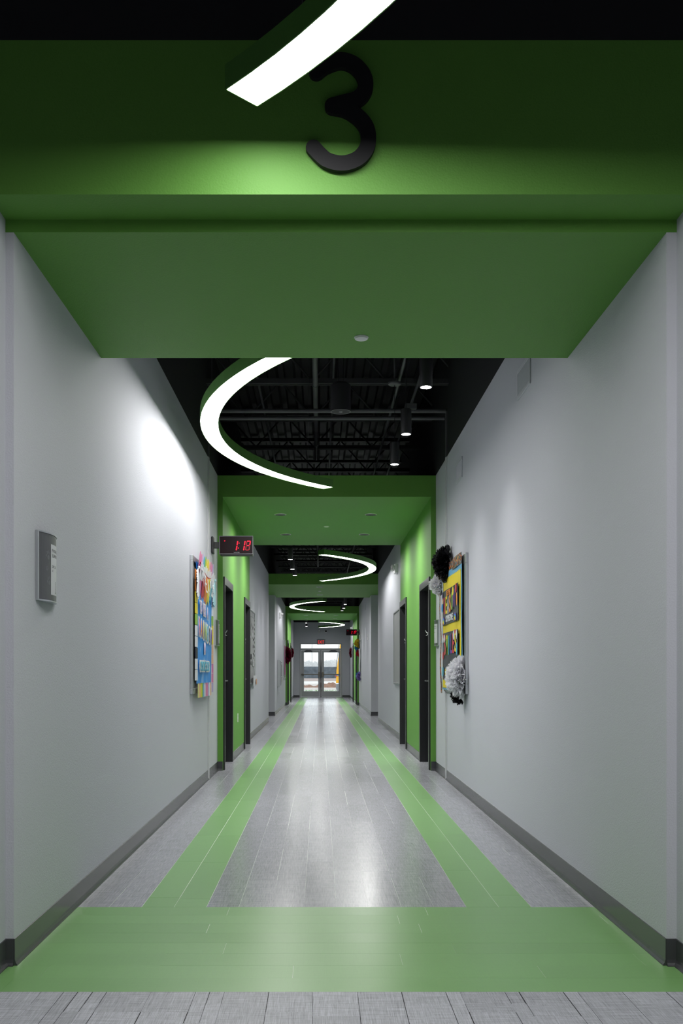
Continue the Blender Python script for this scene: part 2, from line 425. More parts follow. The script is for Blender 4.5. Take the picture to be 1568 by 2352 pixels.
# ------------------------------------------------------------------ exit doors
def glass_mat():
    m = bpy.data.materials.new('clear_door_glass'); m.use_nodes = True; nt = m.node_tree; nt.nodes.remove(nt.nodes['Principled BSDF'])
    tr = nt.nodes.new('ShaderNodeBsdfTransparent'); tr.inputs[0].default_value = (0.94, 0.96, 0.96, 1)
    gl = nt.nodes.new('ShaderNodeBsdfGlossy'); gl.inputs['Roughness'].default_value = 0.02
    fr = nt.nodes.new('ShaderNodeFresnel'); fr.inputs[0].default_value = 1.45; mx = nt.nodes.new('ShaderNodeMixShader')
    nt.links.new(fr.outputs[0], mx.inputs[0]); nt.links.new(tr.outputs[0], mx.inputs[1]); nt.links.new(gl.outputs[0], mx.inputs[2])
    nt.links.new(mx.outputs[0], nt.nodes['Material Output'].inputs[0]); return m
GLASS = glass_mat()
ed = thing('door_9', 'pair of grey glazed exit doors with transom at the end', 'door', (0, YE, 0), kind='structure')
b = B()
b.box(-0.892, -0.84, -0.015, 0.16, 0, 2.395); b.box(0.92, 0.972, -0.015, 0.16, 0, 2.395)
b.box(-0.84, 0.92, -0.015, 0.16, 2.35, 2.395); b.box(-0.84, 0.92, -0.015, 0.16, 2.085, 2.165); b.box(-0.84, 0.92, -0.01, 0.16, 0, 0.015)
b.build('door_frame', DOORP, ed, bevel=0.003)
box('mullion', DGREY, (0.012, 0.072, -0.012, 0.14, 0.015, 2.085), ed, 0.003)
box('transom_pane', GLASS, (-0.84, 0.92, 0.07, 0.08, 2.165, 2.35), ed)
for x0, x1, g0, g1, s in ((-0.836, 0.008, -0.705, -0.075, 1), (0.076, 0.916, 0.178, 0.825, -1)):
    b = B(); z0, z1 = 0.275, 1.985
    b.box(x0, g0, 0.03, 0.075, 0.02, 2.08); b.box(g1, x1, 0.03, 0.075, 0.02, 2.08)
    b.box(g0, g1, 0.03, 0.075, 0.02, z0); b.box(g0, g1, 0.03, 0.075, z1, 2.08)
    lf = b.build('door_leaf', DOORP, ed)
    box('glass_pane', GLASS, (g0, g1, 0.048, 0.056, z0, z1), lf)
    b = B(); b.box(x0+0.03, x1-0.03, -0.045, -0.015, 0.995, 1.04)
    for xx in (x0+0.06, x1-0.06): b.box(xx-0.035, xx+0.035, -0.03, 0.03, 0.985, 1.05)
    hx = x1-0.05 if s > 0 else x0+0.05; b.box(hx-0.04, hx+0.04, -0.055, 0.03, 0.90, 1.12)
    b.build('panic_bar', mat('bronze_steel', (0.20, 0.18, 0.16), 0.4, 0.9), lf, bevel=0.004)
    c0 = x0+0.16 if s > 0 else x1-0.5
    b = B(); b.box(c0, c0+0.34, -0.05, 0.03, 2.0, 2.06); b.box(c0+0.05, c0+0.29, -0.03, -0.015, 2.06, 2.085)
    b.build('door_closer', DGREY, lf, bevel=0.004)

# ------------------------------------------------------------------ numeral
def stroke_outline(pts, r, n=8):
    """polygon around a polyline of half width r with round ends"""
    P = [Vector(p) for p in pts]; L, Rr = [], []
    for i, p in enumerate(P):
        d = (P[min(i+1, len(P)-1)] - P[max(i-1, 0)]).normalized(); nn = Vector((-d.y, d.x)); L.append(p+nn*r); Rr.append(p-nn*r)
    d0 = (P[0]-P[1]).normalized(); d1 = (P[-1]-P[-2]).normalized()
    def cap(c, d):
        a = math.atan2(d.y, d.x); return [c + Vector((math.cos(a+t), math.sin(a+t)))*r for t in [math.pi/2 - math.pi*k/n for k in range(1, n)]]
    return L + cap(P[-1], d1) + Rr[::-1] + cap(P[0], d0)
def smooth_line(pts, k=5):
    P = [Vector(p) for p in pts]; P = [2*P[0]-P[1]] + P + [2*P[-1]-P[-2]]; out = []
    for i in range(1, len(P)-2):
        for j in range(k):
            t = j/k; a, b_, c, d = P[i-1], P[i], P[i+1], P[i+2]
            out.append(0.5*((2*b_) + (c-a)*t + (2*a-5*b_+4*c-d)*t*t + (3*b_-a-3*c+d)*t**3))
    out.append(P[-2]); return out
up_ = [(920,635),(1000,578),(1125,540),(1235,572),(1312,650),(1340,740),(1318,820),(1258,872),(1170,897),(1055,927)]
lo_ = [(1055,930),(1165,952),(1262,1010),(1335,1090),(1363,1185),(1350,1285),(1290,1368),(1200,1412),(1110,1420),(1010,1393),(945,1340),(895,1285)]
k_ = 3.484/2249/3.733
conv = lambda L: [((x-1130)*k_, (985-y)*k_) for x, y in L]
num = thing('numeral_three', 'large black raised numeral 3 on the green header', 'number sign', (0.0747, Y_HDR, 3.083))
NUM = mat('black_acrylic', (0.014, 0.014, 0.016), 0.6, spec=0.2)
for nm, L, t0 in (('upper_stroke', up_, 0.004), ('lower_stroke', lo_, 0.0045)):
    po = [(p.x, p.y) for p in stroke_outline(smooth_line(conv(L)), 65*k_)]
    B().extrude(po, (0, 0, 0), (1, 0, 0), (0, 0, 1), (0, -1, 0), t0, t0+0.02).build(nm, NUM, num)

# ------------------------------------------------------------------ arc lights
RI, RO = 3.170, 3.302
def arc_light(cx, cy, face, label, dim):
    """quarter ring pendant; face=+1 bulges towards +x, -1 towards -x"""
    t = thing('arc_pendant_light', label, 'pendant light', (cx, cy, 3.0), group='curved pendant lights along the corridor')
    n = 40; a0 = R(-45) if face > 0 else R(135)
    A = [a0 + R(90)*i/n for i in range(n+1)]
    def sweep(prof):
        b = B(); m = len(prof)
        for a in A:
            for r, z in prof: b.v.append((r*math.cos(a), r*math.sin(a), z))
        for i in range(n):
            for j in range(m): b.face((i*m+j, i*m+(j+1) % m, (i+1)*m+(j+1) % m, (i+1)*m+j))
        b.face(tuple(range(m))[::-1]); b.face(tuple(n*m+j for j in range(m))); return b
    rim = 0.004
    sweep([(RI-rim, 0), (RI, 0), (RI, 0.012), (RO, 0.012), (RO, 0), (RO+rim, 0), (RO+rim, 0.082), (RI-rim, 0.082)]).build('housing', mat('green_light_housing', (0.085, 0.23, 0.045), 0.45), t)
    b = B()
    for a in A:
        for r in (RI, RO): b.v.append((r*math.cos(a), r*math.sin(a), 0.004))
    for i in range(n): b.face((2*i, 2*i+2, 2*i+3, 2*i+1))
    b.build('diffuser', LENS[dim], t)
    for e in (0, n):
        b = B(); a = A[e]; da = 0.0012*(1 if e == 0 else -1)
        pts = [((RI-rim)*math.cos(a), (RI-rim)*math.sin(a)), ((RO+rim)*math.cos(a), (RO+rim)*math.sin(a)), ((RO+rim)*math.cos(a+da), (RO+rim)*math.sin(a+da)), ((RI-rim)*math.cos(a+da), (RI-rim)*math.sin(a+da))]
        b.extrude(pts, (0, 0, 0), (1, 0, 0), (0, 1, 0), (0, 0, 1), 0.0, 0.082).build('end_cap', MATS['green_light_housing'], t)
    for f in (0.06, 0.5, 0.94):
        a = a0 + R(90)*f; r = (RI+RO)/2; p = (r*math.cos(a), r*math.sin(a))
        b = B(); b.cyl((*p, 0.08), (*p, ZD-3.0), 0.0013, 5); b.lathe((*p, 0.082), (0, 0, 1), [(0, 0.008), (0.03, 0.008), (0.04, 0.003)], 10)
        b.build('suspension_cable', DGREY, t)
    return t
arc_light(-2.548, 0.95, 1, 'glowing curved strip light hanging in front of the numeral 3', 0)
arc_light(2.375, 7.80, -1, 'large C-shaped green-sided light over the nearest corridor bay', 1)
arc_light(-2.27, 18.08, 1, 'curved light bulging right, just beyond the nearer green portal', 2)
arc_light(2.42, 28.40, -1, 'curved light bulging left, beyond the plain green soffit band', 3)
arc_light(-2.31, 39.20, 1, 'farthest curved light, in front of the exit wall', 4)

# ------------------------------------------------------------------ black cylinder pendants
def cyl_pendant(x, y, label, z=3.052, watts=CYL_W):
    t = thing('cylinder_pendant', label, 'pendant light', (x, y, z), group='black cylinder downlights')
    B().lathe((0, 0, 0), (0, 0, 1), [(0.006, 0.036), (0, 0.038), (0, 0.043), (0.004, 0.0445), (0.2, 0.0445), (0.206, 0.04)], 24).build('housing', BLACKPL, t, smooth=True)
    B().lathe((0, 0, -0.0006), (0, 0, 1), [(0, 0.036), (0.003, 0.036)], 24).build('lens', CLENS, t)
    B().cyl((0, 0, 0.2), (0, 0, 0.78), 0.003, 6).build('cord', BLACKPL, t)
    b = B(); b.lathe((0, 0, 0.745), (0, 0, 1), [(0, 0.055), (0.008, 0.062), (0.022, 0.062), (0.03, 0.02)], 24)
    b.build('canopy', PIPEM, t, smooth=True)
    B().cyl((0, 0, 0.77), (0, 0, ZD-z), 0.009, 8).build('stem', PIPEM, t)
    spot(t, (0, 0, -0.012), watts, 95, 1.0, 0.035)
for x, y, lab in ((0.725, 6.70, 'nearest black cylinder light on the right of the first bay'), (0.705, 8.02, 'middle black cylinder light on the right of the first bay'),
                  (0.70, 9.18, 'farthest black cylinder light on the right of the first bay'), (-0.51, 16.9, 'nearest of three cylinder lights left of the second arc'),
                  (-0.52, 18.5, 'middle of three cylinder lights left of the second arc'), (-0.505, 19.7, 'farthest of three cylinder lights left of the second arc'),
                  (0.725, 28.1, 'nearest cylinder light right of the left-bulging far arc'), (0.725, 29.8, 'middle cylinder light right of the left-bulging far arc'),
                  (0.70, 31.0, 'last cylinder light right of the left-bulging far arc'), (-0.54, 38.6, 'nearer black cylinder light in front of the exit wall'),
                  (-0.57, 41.6, 'black cylinder light closest to the exit wall')):
    cyl_pendant(x, y, lab)

# speaker pendant
t = thing('pendant_speaker', 'wide black cylinder speaker hanging beside the ceiling pipe', 'speaker', (0.158, 7.45, 3.085))
B().lathe((0, 0, 0), (0, 0, 1), [(0.004, 0.068), (0, 0.07), (0, 0.077), (0.2, 0.077), (0.215, 0.06)], 32).build('body', BLACKPL, t, smooth=True)
B().lathe((0, 0, 0.0005), (0, 0, 1), [(0, 0.07), (0.003, 0.07)], 32).build('grille', mat('black_grille', (0.03, 0.03, 0.033), 0.7, spec=0.2), t)
B().box(-0.012, 0.012, -0.004, 0.004, -0.002, 0.001).build('badge', CHROME, t)
B().cyl((-0.02, 0, 0.2), (-0.02, 0, ZD-3.085), 0.003, 6).cyl((0.02, 0, 0.2), (0.02, 0, ZD-3.085), 0.003, 6).build('cord', BLACKPL, t)

# ------------------------------------------------------------------ recessed downlights and smoke detectors
def can(x, y, label, z=ZS, watts=CAN_W):
    t = thing('recessed_downlight', label, 'downlight', (x, y, z), group='recessed downlights in the green soffits')
    B().lathe((0, 0, -0.006), (0, 0, 1), [(0, 0.066), (0, 0.074), (0.004, 0.078), (0.006, 0.078)], 28, caps=False).build('trim_ring', CHROME, t, smooth=True)
    B().lathe((0, 0, -0.0015), (0, 0, 1), [(0, 0.07), (0.001, 0.07)], 28).build('baffle', BLACKPL, t)
    spot(t, (0, 0, -0.01), watts, 172, 1.0, 0.06)
for x, y, lab in ((-0.494, 12.22, 'near left recessed downlight in the nearer green portal'), (0.636, 12.22, 'near right recessed downlight in the nearer green portal'),
                  (-0.491, 13.99, 'far left recessed downlight in the nearer green portal'), (0.634, 13.99, 'far right recessed downlight in the nearer green portal'),
                  (-0.005, 22.6, 'nearer recessed downlight in the plain green band'), (-0.005, 24.9, 'farther recessed downlight in the plain green band'),
                  (-0.49, 33.9, 'near left recessed downlight in the far green portal'), (0.55, 33.9, 'near right recessed downlight in the far green portal'),
                  (-0.49, 35.8, 'far left recessed downlight in the far green portal'), (0.55, 35.8, 'far right recessed downlight in the far green portal')):
    can(x, y, lab)
def detector(x, y, z, label, r=0.035):
    t = thing('smoke_detector', label, 'smoke detector', (x, y, z), group='white ceiling detectors')
    B().lathe((0, 0, 0), (0, 0, -1), [(0, r), (0.004, r)], 24).build('base', WHITE, t)
    B().lathe((0, 0, -0.004), (0, 0, -1), [(0, r*0.93), (0.006, r*0.9), (0.009, r*0.7), (0.01, r*0.3)], 24).build('cover', WHITE, t, smooth=True)
detector(0.204, 4.83, 2.756, 'round white detector on the first green soffit')
detector(0.088, 13.2, ZS, 'round white detector among four downlights in the green portal', 0.04)
detector(-0.005, 23.7, ZS, 'round white detector between the downlights of the plain green band', 0.04)

# ------------------------------------------------------------------ pipes and conduits
def pipe(name, label, pts, r, joints=()):
    t = thing(name, label, 'pipe', pts[0])
    o = Vector(pts[0]); L = [Vector(p)-o for p in pts]
    b = B().tube(L, r, 14)
    for p in L[1:-1]: b.lathe(p+Vector((0, 0, -r)), (0, 0, 1), [(0, r*1.1), (2*r, r*1.1)], 12)
    b.build('run', PIPEM, t, smooth=True)
    for j in joints:
        d = (L[1]-L[0]).normalized(); B().cyl(L[0]+d*(j-0.02), L[0]+d*(j+0.02), r*1.18, 14).build('coupling', PIPEM, t, smooth=True)
        B().cyl(L[0]+d*j+Vector((0, 0, r)), L[0]+d*j+Vector((0, 0, ZD-o.z)), 0.005, 6).build('hanger_rod', PIPEM, t)
pipe('sprinkler_pipe', 'black sprinkler pipe running along the first bay ceiling', [(-0.045, 5.2, 3.92), (-0.045, 12.9, 3.92)], 0.026, (1.6, 4.4, 6.9))
pipe('sprinkler_pipe', 'black sprinkler pipe above the second arc light', [(-0.05, 15.0, 3.92), (-0.05, 25.9, 3.92)], 0.026, (2.5, 6.0, 10.5))
pipe('conduit', 'upper of two black conduits crossing the first bay', [(XL+0.01, 10.06, 3.79), (XR-0.01, 10.06, 3.79)], 0.022)
pipe('conduit', 'lower of two black conduits crossing the first bay', [(XL+0.01, 10.16, 3.74), (XR-0.01, 10.16, 3.74)], 0.02)
pipe('conduit', 'conduit running lengthwise above the right cylinder lights', [(0.757, 5.3, 3.89), (0.757, 32.0, 3.89)], 0.014)
pipe('conduit', 'thin lengthwise conduit on the left of the first bay ceiling', [(-0.66, 5.3, 4.2), (-0.66, 20.0, 4.2)], 0.014)
pipe('conduit', 'thin lengthwise conduit just right of the speaker', [(0.14, 5.3, 4.2), (0.14, 20.0, 4.2)], 0.013)
pipe('conduit', 'thin lengthwise conduit nearest the right wall', [(0.985, 5.3, 4.0), (0.985, 20.0, 4.0)], 0.016)
t = thing('junction_box', 'small black junction box beside the right ceiling conduits', 'electrical box', (0.93, 10.05, 3.80))
box('box', PIPEM, (-0.06, 0.06, -0.06, 0.06, 0.0, 0.05), t, 0.004); box('cover', DGREY, (-0.055, 0.055, -0.055, 0.055, -0.006, 0.0), t, 0.002)

# ------------------------------------------------------------------ wall-mounted things (local: x right, -y out of the wall, z up)
def on_left(y): return (XL, y), 90
def on_right(y): return (XR, y), -90
def wthing(name, label, cat, side, y, z, group=None, off=0.0):
    (x, yy), rz = on_left(y) if side < 0 else on_right(y)
    return thing(name, label, cat, (x - side*off, yy, z), rz, group)

# air grilles
def grille(y, z, label):
    t = wthing('air_grille', label, 'vent', 1, y, z, 'painted air grilles high on the right wall')
    VM = mat('grey_painted_grille', (0.56, 0.575, 0.62), 0.4)
    b = B(); w, h = 0.195, 0.096
    for x0, x1, z0, z1 in ((-w, w, h-0.024, h), (-w, w, -h, -h+0.024), (-w, -w+0.024, -h+0.024, h-0.024), (w-0.024, w, -h+0.024, h-0.024)): b.box(x0, x1, -0.009, -0.001, z0, z1)
    b.build('frame', VM, t, bevel=0.002)
    box('back_panel', VM, (-w+0.02, w-0.02, -0.0025, -0.0005, -h+0.02, h-0.02), t)
    b = B(); x = -w+0.03
    while x < w-0.03:
        b.extrude([(0.007, 0), (0.009, 0), (0.002, -0.005), (0, -0.005)], (x, -0.002, 0), (1, 0, 0), (0, 1, 0), (0, 0, 1), -h+0.022, h-0.022); x += 0.0125
    b.build('louvres', VM, t)
grille(6.24, 2.983, 'air grille high on the right wall nearest the first soffit')
grille(9.14, 2.983, 'air grille high on the right wall near the green portal')
grille(28.0, 2.98, 'air grille high on the far right wall past the crossing corridor')

# room signs: bowed aluminium holders with a printed insert
PRINT = mat('sign_insert_grey', (0.085, 0.088, 0.098), 0.35, spec=0.6)
PAPER = mat('white_paper', (0.62, 0.63, 0.66), 0.5)
INK = mat('grey_ink', (0.10, 0.10, 0.115), 0.6)
PAWM = mat('pale_paw_print', (0.15, 0.155, 0.17), 0.4)
SW, SH, SB = 0.262, 0.285, 0.026
def bow(x):           # outward bulge of the sign face
    u = (x - SW/2)/(SW/2); return 0.009 + SB*(1-u*u)
def bow_patch(name, m, parent, x0, x1, z0, z1, lift, n=8):
    b = B()
    for i in range(n+1):
        x = x0+(x1-x0)*i/n; y = -bow(x)-lift; b.v += [(x, y, z0), (x, y, z1)]
    for i in range(n): b.face((2*i, 2*i+2, 2*i+3, 2*i+1))
    return b.build(name, m, parent, fix=False)
def wrap(o, lift):
    for v in o.data.vertices:
        X, Z = v.co.x + o.location.x, v.co.z + o.location.z; v.co = Vector((X, -bow(min(max(X, 0), SW))-lift, Z))
    o.location = (0, 0, 0)
def paw(parent, cx, cz, s, rot=0.0):
    b = B()
    def ell(x, z, rx, rz):
        k = len(b.v)
        for i in range(14):
            a = 2*math.pi*i/14; X = x+rx*math.cos(a); Z = z+rz*math.sin(a)
            X, Z = cx + s*(X*math.cos(rot)-Z*math.sin(rot)), cz + s*(X*math.sin(rot)+Z*math.cos(rot)); b.v.append((X, -bow(X)-0.0009, Z))
        b.face(tuple(k+i for i in range(14)))
    ell(0, -0.3, 0.42, 0.36); ell(-0.62, 0.12, 0.17, 0.25); ell(-0.24, 0.48, 0.18, 0.28); ell(0.24, 0.48, 0.18, 0.28); ell(0.62, 0.12, 0.17, 0.25)
    b.build('paw_print', PAWM, parent, fix=False)
def room_sign(side, y, label, flip=False):
    t = wthing('room_sign', label, 'room sign', side, y, 1.395, 'bowed room signs')
    pr = [(SW*i/14, bow(SW*i/14)) for i in range(15)]
    B().extrude([(0, 0)] + pr + [(SW, 0)], (0, 0, 0), (1, 0, 0), (0, -1, 0), (0, 0, 1), 0.006, SH-0.006).build('holder', DGREY, t)
    for z0 in (0, SH-0.006):
        B().extrude([(0, 0)] + [(x, y_+0.003) for x, y_ in pr] + [(SW, 0)], (0, 0, 0), (1, 0, 0), (0, -1, 0), (0, 0, 1), z0, z0+0.006).build('end_rail', ALU, t)
    for x0 in (-0.004, SW-0.004): box('side_rail', ALU, (x0, x0+0.008, -0.013, 0.0, 0, SH), t, 0.0015)
    bow_patch('insert', PRINT, t, 0.006, SW-0.006, 0.008, SH-0.008, 0.0004, 14)
    p0 = 0.098
    bow_patch('name_card', PAPER, t, p0, SW-0.02, 0.03, SH-0.045, 0.0010, 12)
    for s, z, sz, wd in (('PASSAGE', 0.214, 0.019, 0.105), ('ELEMENTARY', 0.193, 0.019, 0.115), ('20 21', 0.148, 0.015, 0.06), ('2C', 0.129, 0.01, 0.015)):
        o = text('card_text', s, sz, INK, t, (p0+0.012, 0, z), wd, 0.0, 'LEFT'); wrap(o, 0.0015)
    o = text('card_text', 'School', 0.03, INK, t, (p0+0.07, 0, 0.062), 0.05, 0.0)
    for v in o.data.vertices: v.co.x, v.co.z = -v.co.z, v.co.x
    wrap(o, 0.0015)
    paw(t, 0.072, 0.19, 0.026, 0.3); paw(t, 0.062, 0.135, 0.014, -0.3); paw(t, 0.082, 0.085, 0.026, 0.35); paw(t, 0.155, 0.262, 0.016, 0.2); paw(t, 0.2, 0.018, 0.012)
    return t
room_sign(-1, 3.965, 'large bowed room sign with paw prints on the near left wall')
room_sign(-1, 10.70, 'room sign beside the first left door, behind the blue poster')
room_sign(1, 10.96, 'room sign beside the first right door, behind the pom-poms')

# digital clocks
LED = mat('red_led', (0.3, 0.0, 0.01), 0.5, emit=((1.0, 0.0, 0.03), 1.1)); LEDD = mat('dim_red_led', (0.2, 0.0, 0.01), 0.5, emit=((1.0, 0.02, 0.04), 0.22))
FACE = mat('dark_red_clock_window', (0.012, 0.003, 0.005), 0.3, spec=0.12)
def digital_clock(side, y, z, label):
    t = thing('digital_clock', label, 'clock', (XL if side < 0 else XR, y, z), 0, 'red digital wall clocks')
    s = 1 if side < 0 else -1
    X = lambda a, b_: sorted((a*s, b_*s))
    b = B(); x0, x1 = X(0, 0.028); b.box(x0, x1, -0.055, 0.055, -0.09, 0.09); b.build('wall_bracket', BLACKPL, t, bevel=0.012)
    b = B(); x0, x1 = X(0.02, 0.10); b.box(x0, x1, -0.025, 0.025, -0.032, 0.032); b.build('arm', BLACKPL, t, bevel=0.003)
    x0, x1 = X(0.083, 0.443); xm = (x0+x1)/2
    body = box('case', BLACKPL, (x0+0.012, x1-0.004, -0.03, 0.06, -0.112, 0.078), t, 0.004)
    b = B(); e = 0.008; fz0, fz1 = -0.1, 0.095
    for a in ((x0, x1, fz1-e, fz1), (x0, x1, fz0, fz0+e), (x0, x0+e, fz0+e, fz1-e), (x1-e, x1, fz0+e, fz1-e)): b.box(a[0], a[1], -0.046, -0.026, a[2], a[3])
    b.build('bezel', mat('grey_bezel', (0.13, 0.13, 0.14), 0.4), t, bevel=0.003)
    box('window', FACE, (x0+e, x1-e, -0.04, -0.03, fz0+e, fz1-e), t)
    H = 0.105; yy0, yy1 = -0.0415, -0.0402; zc = -0.008
    def seg(bb, px, pz, w, h):
        k = 0.16; q = []
        for dx, dz in ((-w/2, -h/2), (w/2, -h/2), (w/2, h/2), (-w/2, h/2)): q.append((px+dx+k*(pz+dz-zc), pz+dz))
        bb.extrude(q, (0, 0, 0), (1, 0, 0), (0, 0, 1), (0, 1, 0), yy0, yy1)
    on, dim = B(), B(); sw = 0.0115
    for px in (x0+0.19, x0+0.268):
        for sg in (1, -1): seg(on, px, zc+sg*H/4, sw, H/2-0.008)
    for sg in (1, -1): seg(on, x0+0.209, zc+sg*0.026, 0.009, 0.009)
    seg(on, x0+0.052, zc+0.05, 0.01, 0.01)
    px = x0+0.306; w = 0.036
    seg(on, px, zc+H/2-sw/2, w, sw); seg(on, px, zc, w-0.01, sw*0.8); seg(on, px+w/2, zc+H/4, sw, H/2-0.012)
    seg(dim, px-w/2, zc+H/4, sw*0.8, H/2-0.014); seg(dim, px-w/2, zc-H/4, sw*0.8, H/2-0.014); seg(dim, px+w/2, zc-H/4, sw*0.8, H/2-0.014); seg(dim, px, zc-H/2+sw/2, w-0.006, sw*0.8)
    on.build('lit_digits', LED, t); dim.build('dim_segments', LEDD, t)
    text('maker_mark', 'VALCOM', 0.013, PAPER, t, (xm+0.005, -0.0405, fz0+0.02), 0.06, 0.0004)
    return t
digital_clock(-1, 10.40, 2.452, 'red digital clock mounted on the left wall reading 1:18')
digital_clock(1, 32.25, 2.43, 'small distant red digital clock projecting from the right wall')

# bulletin boards
def board(side, y, w, z0, h, label, face, frame=None, e=0.022):
    t = wthing('bulletin_board', label, 'bulletin board', side, y, z0, 'framed bulletin boards')
    box('panel', face, (0.012, w-0.012, -0.012, 0, 0.012, h-0.012), t)
    b = B()
    for x0, x1, a, c in ((0, w, h-e, h), (0, w, 0, e), (0, e, e, h-e), (w-e, w, e, h-e)): b.box(x0, x1, -0.026, 0, a, c)
    fr_ = b.build('frame', frame or ALU, t, bevel=0.004)
    if e > 0.03: box('frame_groove', DGREY, (w-e*0.55, w-e*0.45, -0.0275, -0.02, 0.03, h-0.03), fr_); box('frame_groove', DGREY, (e*0.45, e*0.55, -0.0275, -0.02, 0.03, h-0.03), fr_)
    return t
CORK = mat('grey_tackboard', (0.33, 0.335, 0.345), 0.8, bump=(300, 0.3))
board(-1, 8.66, 1.44, 0.91, 1.235, 'framed board under the blue rainbow poster on the left', CORK, None, 0.05)
board(1, 10.10, 1.51, 0.91, 1.245, 'framed board under the colourful poster on the right', CORK, None, 0.09)
board(-1, 15.75, 1.30, 0.91, 1.23, 'grey board with checkered border on the left beyond the doors', CORK)
board(1, 17.05, 1.30, 0.91, 1.23, 'bare grey framed board on the right beyond the doors', CORK, mat('grey_board_frame', (0.36, 0.37, 0.39), 0.4))
board(-1, 30.75, 1.45, 0.91, 1.23, 'distant framed board behind the maroon tinsel on the left', CORK)
board(1, 32.2, 1.45, 0.91, 1.23, 'distant framed board behind the yellow pom-pom on the right', CORK)

def cm(n, c, r=0.55): return mat('paper_'+n, c, r)
PINK, RED, ORANGE, YEL, TEAL, BLUE, NAVY, LILAC, LIME, CREAM = (cm('pink', (0.62, 0.18, 0.36)), cm('red', (0.50, 0.03, 0.05)), cm('orange', (0.72, 0.22, 0.03)), cm('yellow', (0.72, 0.58, 0.02)),
    cm('teal', (0.06, 0.36, 0.50)), cm('blue', (0.01, 0.22, 0.62)), cm('navy', (0.012, 0.014, 0.04)), cm('lilac', (0.45, 0.38, 0.62)), cm('lime', (0.25, 0.45, 0.06)), cm('cream', (0.68, 0.66, 0.62)))
PURPLE = cm('purple', (0.13, 0.05, 0.30)); SKYB = cm('sky', (0.13, 0.36, 0.56)); OPALE = cm('pale_orange', (0.72, 0.42, 0.26)); YPALE = cm('pale_yellow', (0.62, 0.60, 0.22))
TULLE = mat('white_tulle', (0.66, 0.68, 0.72), 0.7)
def cloud_blue():
    m = mat('poster_sky_blue', (0.01, 0.22, 0.60), 0.45); nt = m.node_tree
    n = nt.nodes.new('ShaderNodeTexNoise'); n.inputs['Scale'].default_value = 5.5; n.inputs['Detail'].default_value = 5
    g = nt.nodes.new('ShaderNodeNewGeometry'); nt.links.new(g.outputs['Position'], n.inputs['Vector'])
    r = nt.nodes.new('ShaderNodeValToRGB'); r.color_ramp.elements[0].position = 0.56; r.color_ramp.elements[0].color = (0.012, 0.27, 0.78, 1)
    r.color_ramp.elements[1].position = 0.74; r.color_ramp.elements[1].color = (0.36, 0.58, 0.88, 1)
    nt.links.new(n.outputs['Fac'], r.inputs[0]); nt.links.new(r.outputs[0], nt.nodes['Principled BSDF'].inputs['Base Color']); return m
CLOUD = cloud_blue()

def sheet(name, m, parent, x0, x1, z0, z1, y, wav=0.004, nx=16, nz=8, seed=0, edge=None):
    """slightly rumpled sheet of paper facing -y with real thickness"""
    rn = random.Random(seed); ph = [rn.random()*6 for _ in range(4)]; b = B()
    f = lambda x, z: y - wav*(0.5+0.5*math.sin(7*x+ph[0]+2*z)) - wav*0.6*(0.5+0.5*math.sin(11*z+ph[1]))
    for t in (0, 0.0012):
        for i in range(nx+1):
            for j in range(nz+1):
                x = x0+(x1-x0)*i/nx; z = z0+(z1-z0)*j/nz
                if edge: x, z = edge(x, z, i/nx, j/nz)
                b.v.append((x, f(x, z)+t, z))
    n1 = (nx+1)*(nz+1)
    for i in range(nx):
        for j in range(nz):
            a = i*(nz+1)+j; q = (a, a+nz+1, a+nz+2, a+1); b.face(q); b.face(tuple(n1+k for k in q[::-1]))
    rim = [i*(nz+1) for i in range(nx+1)] + [nx*(nz+1)+j for j in range(1, nz+1)] + [i*(nz+1)+nz for i in range(nx-1, -1, -1)] + [j for j in range(nz-1, 0, -1)]
    for a, c in zip(rim, rim[1:]+rim[:1]): b.face((a, c, n1+c, n1+a))
    return b.build(name, m, parent)
def petal(name, m, parent, cx, zb, zt, w, y, lean=0.0):
    b = B(); n = 6; pts = [(-w/2, 0), (w/2, 0)] + [(w/2*math.cos(a), (zt-zb)-w/2+w/2*math.sin(a)) for a in [math.pi*k/n for k in range(n+1)]]
    b.extrude(pts, (cx, y, zb), (1, 0, 0), (0, -lean, 1), (0, -1, 0), 0, 0.0015); return b.build(name, m, parent)

# blue poster, left wall.  local x = distance along the wall from y=8.66
p = wthing('rainbow_poster', 'blue cloud poster reading to be a rainbow, pastel paper border', 'poster', -1, 8.66, 0.91, off=0.026)
X0, X1 = 0.19, 1.39
sheet('sky_sheet', CLOUD, p, X0, X1, 0.09, 1.2, -0.004, 0.008, 18, 14, 3)
for s, z, sz, wd, xc in (('TO', 0.79, 0.15, 0.20, 0.42), ('BE', 0.78, 0.15, 0.20, 0.70), ('A', 0.76, 0.15, 0.10, 0.95), ('IN', 0.415, 0.14, 0.12, 0.72), ("SOMEONE'S CLOUD", 0.245, 0.13, 0.82, 0.72)):
    o = text('letter_outline', s, sz, CREAM, p, (xc, -0.022, z), wd, 0.001, stroke=0.012); text('lettering', s, sz, LILAC if s != "SOMEONE'S CLOUD" else TEAL, o, (0, -0.002, 0), wd*0.86, 0.001)
for i, (ch, m) in enumerate(zip('RAINBOW', (PINK, ORANGE, YEL, LIME, TEAL, NAVY, PURPLE))):
    o = text('letter_outline', ch, 0.24, CREAM, p, (0.29+0.163*i, -0.023, 0.60-0.01*i), 0.14 if ch != 'I' else 0.06, 0.001, stroke=0.014)
    text('lettering', ch, 0.22, m, o, (0, -0.002, 0), 0.095 if ch != 'I' else 0.03, 0.001)
PAST = (PINK, PINK, LILAC, TEAL, LIME, YEL, YEL, OPALE, PINK, PINK, LILAC)
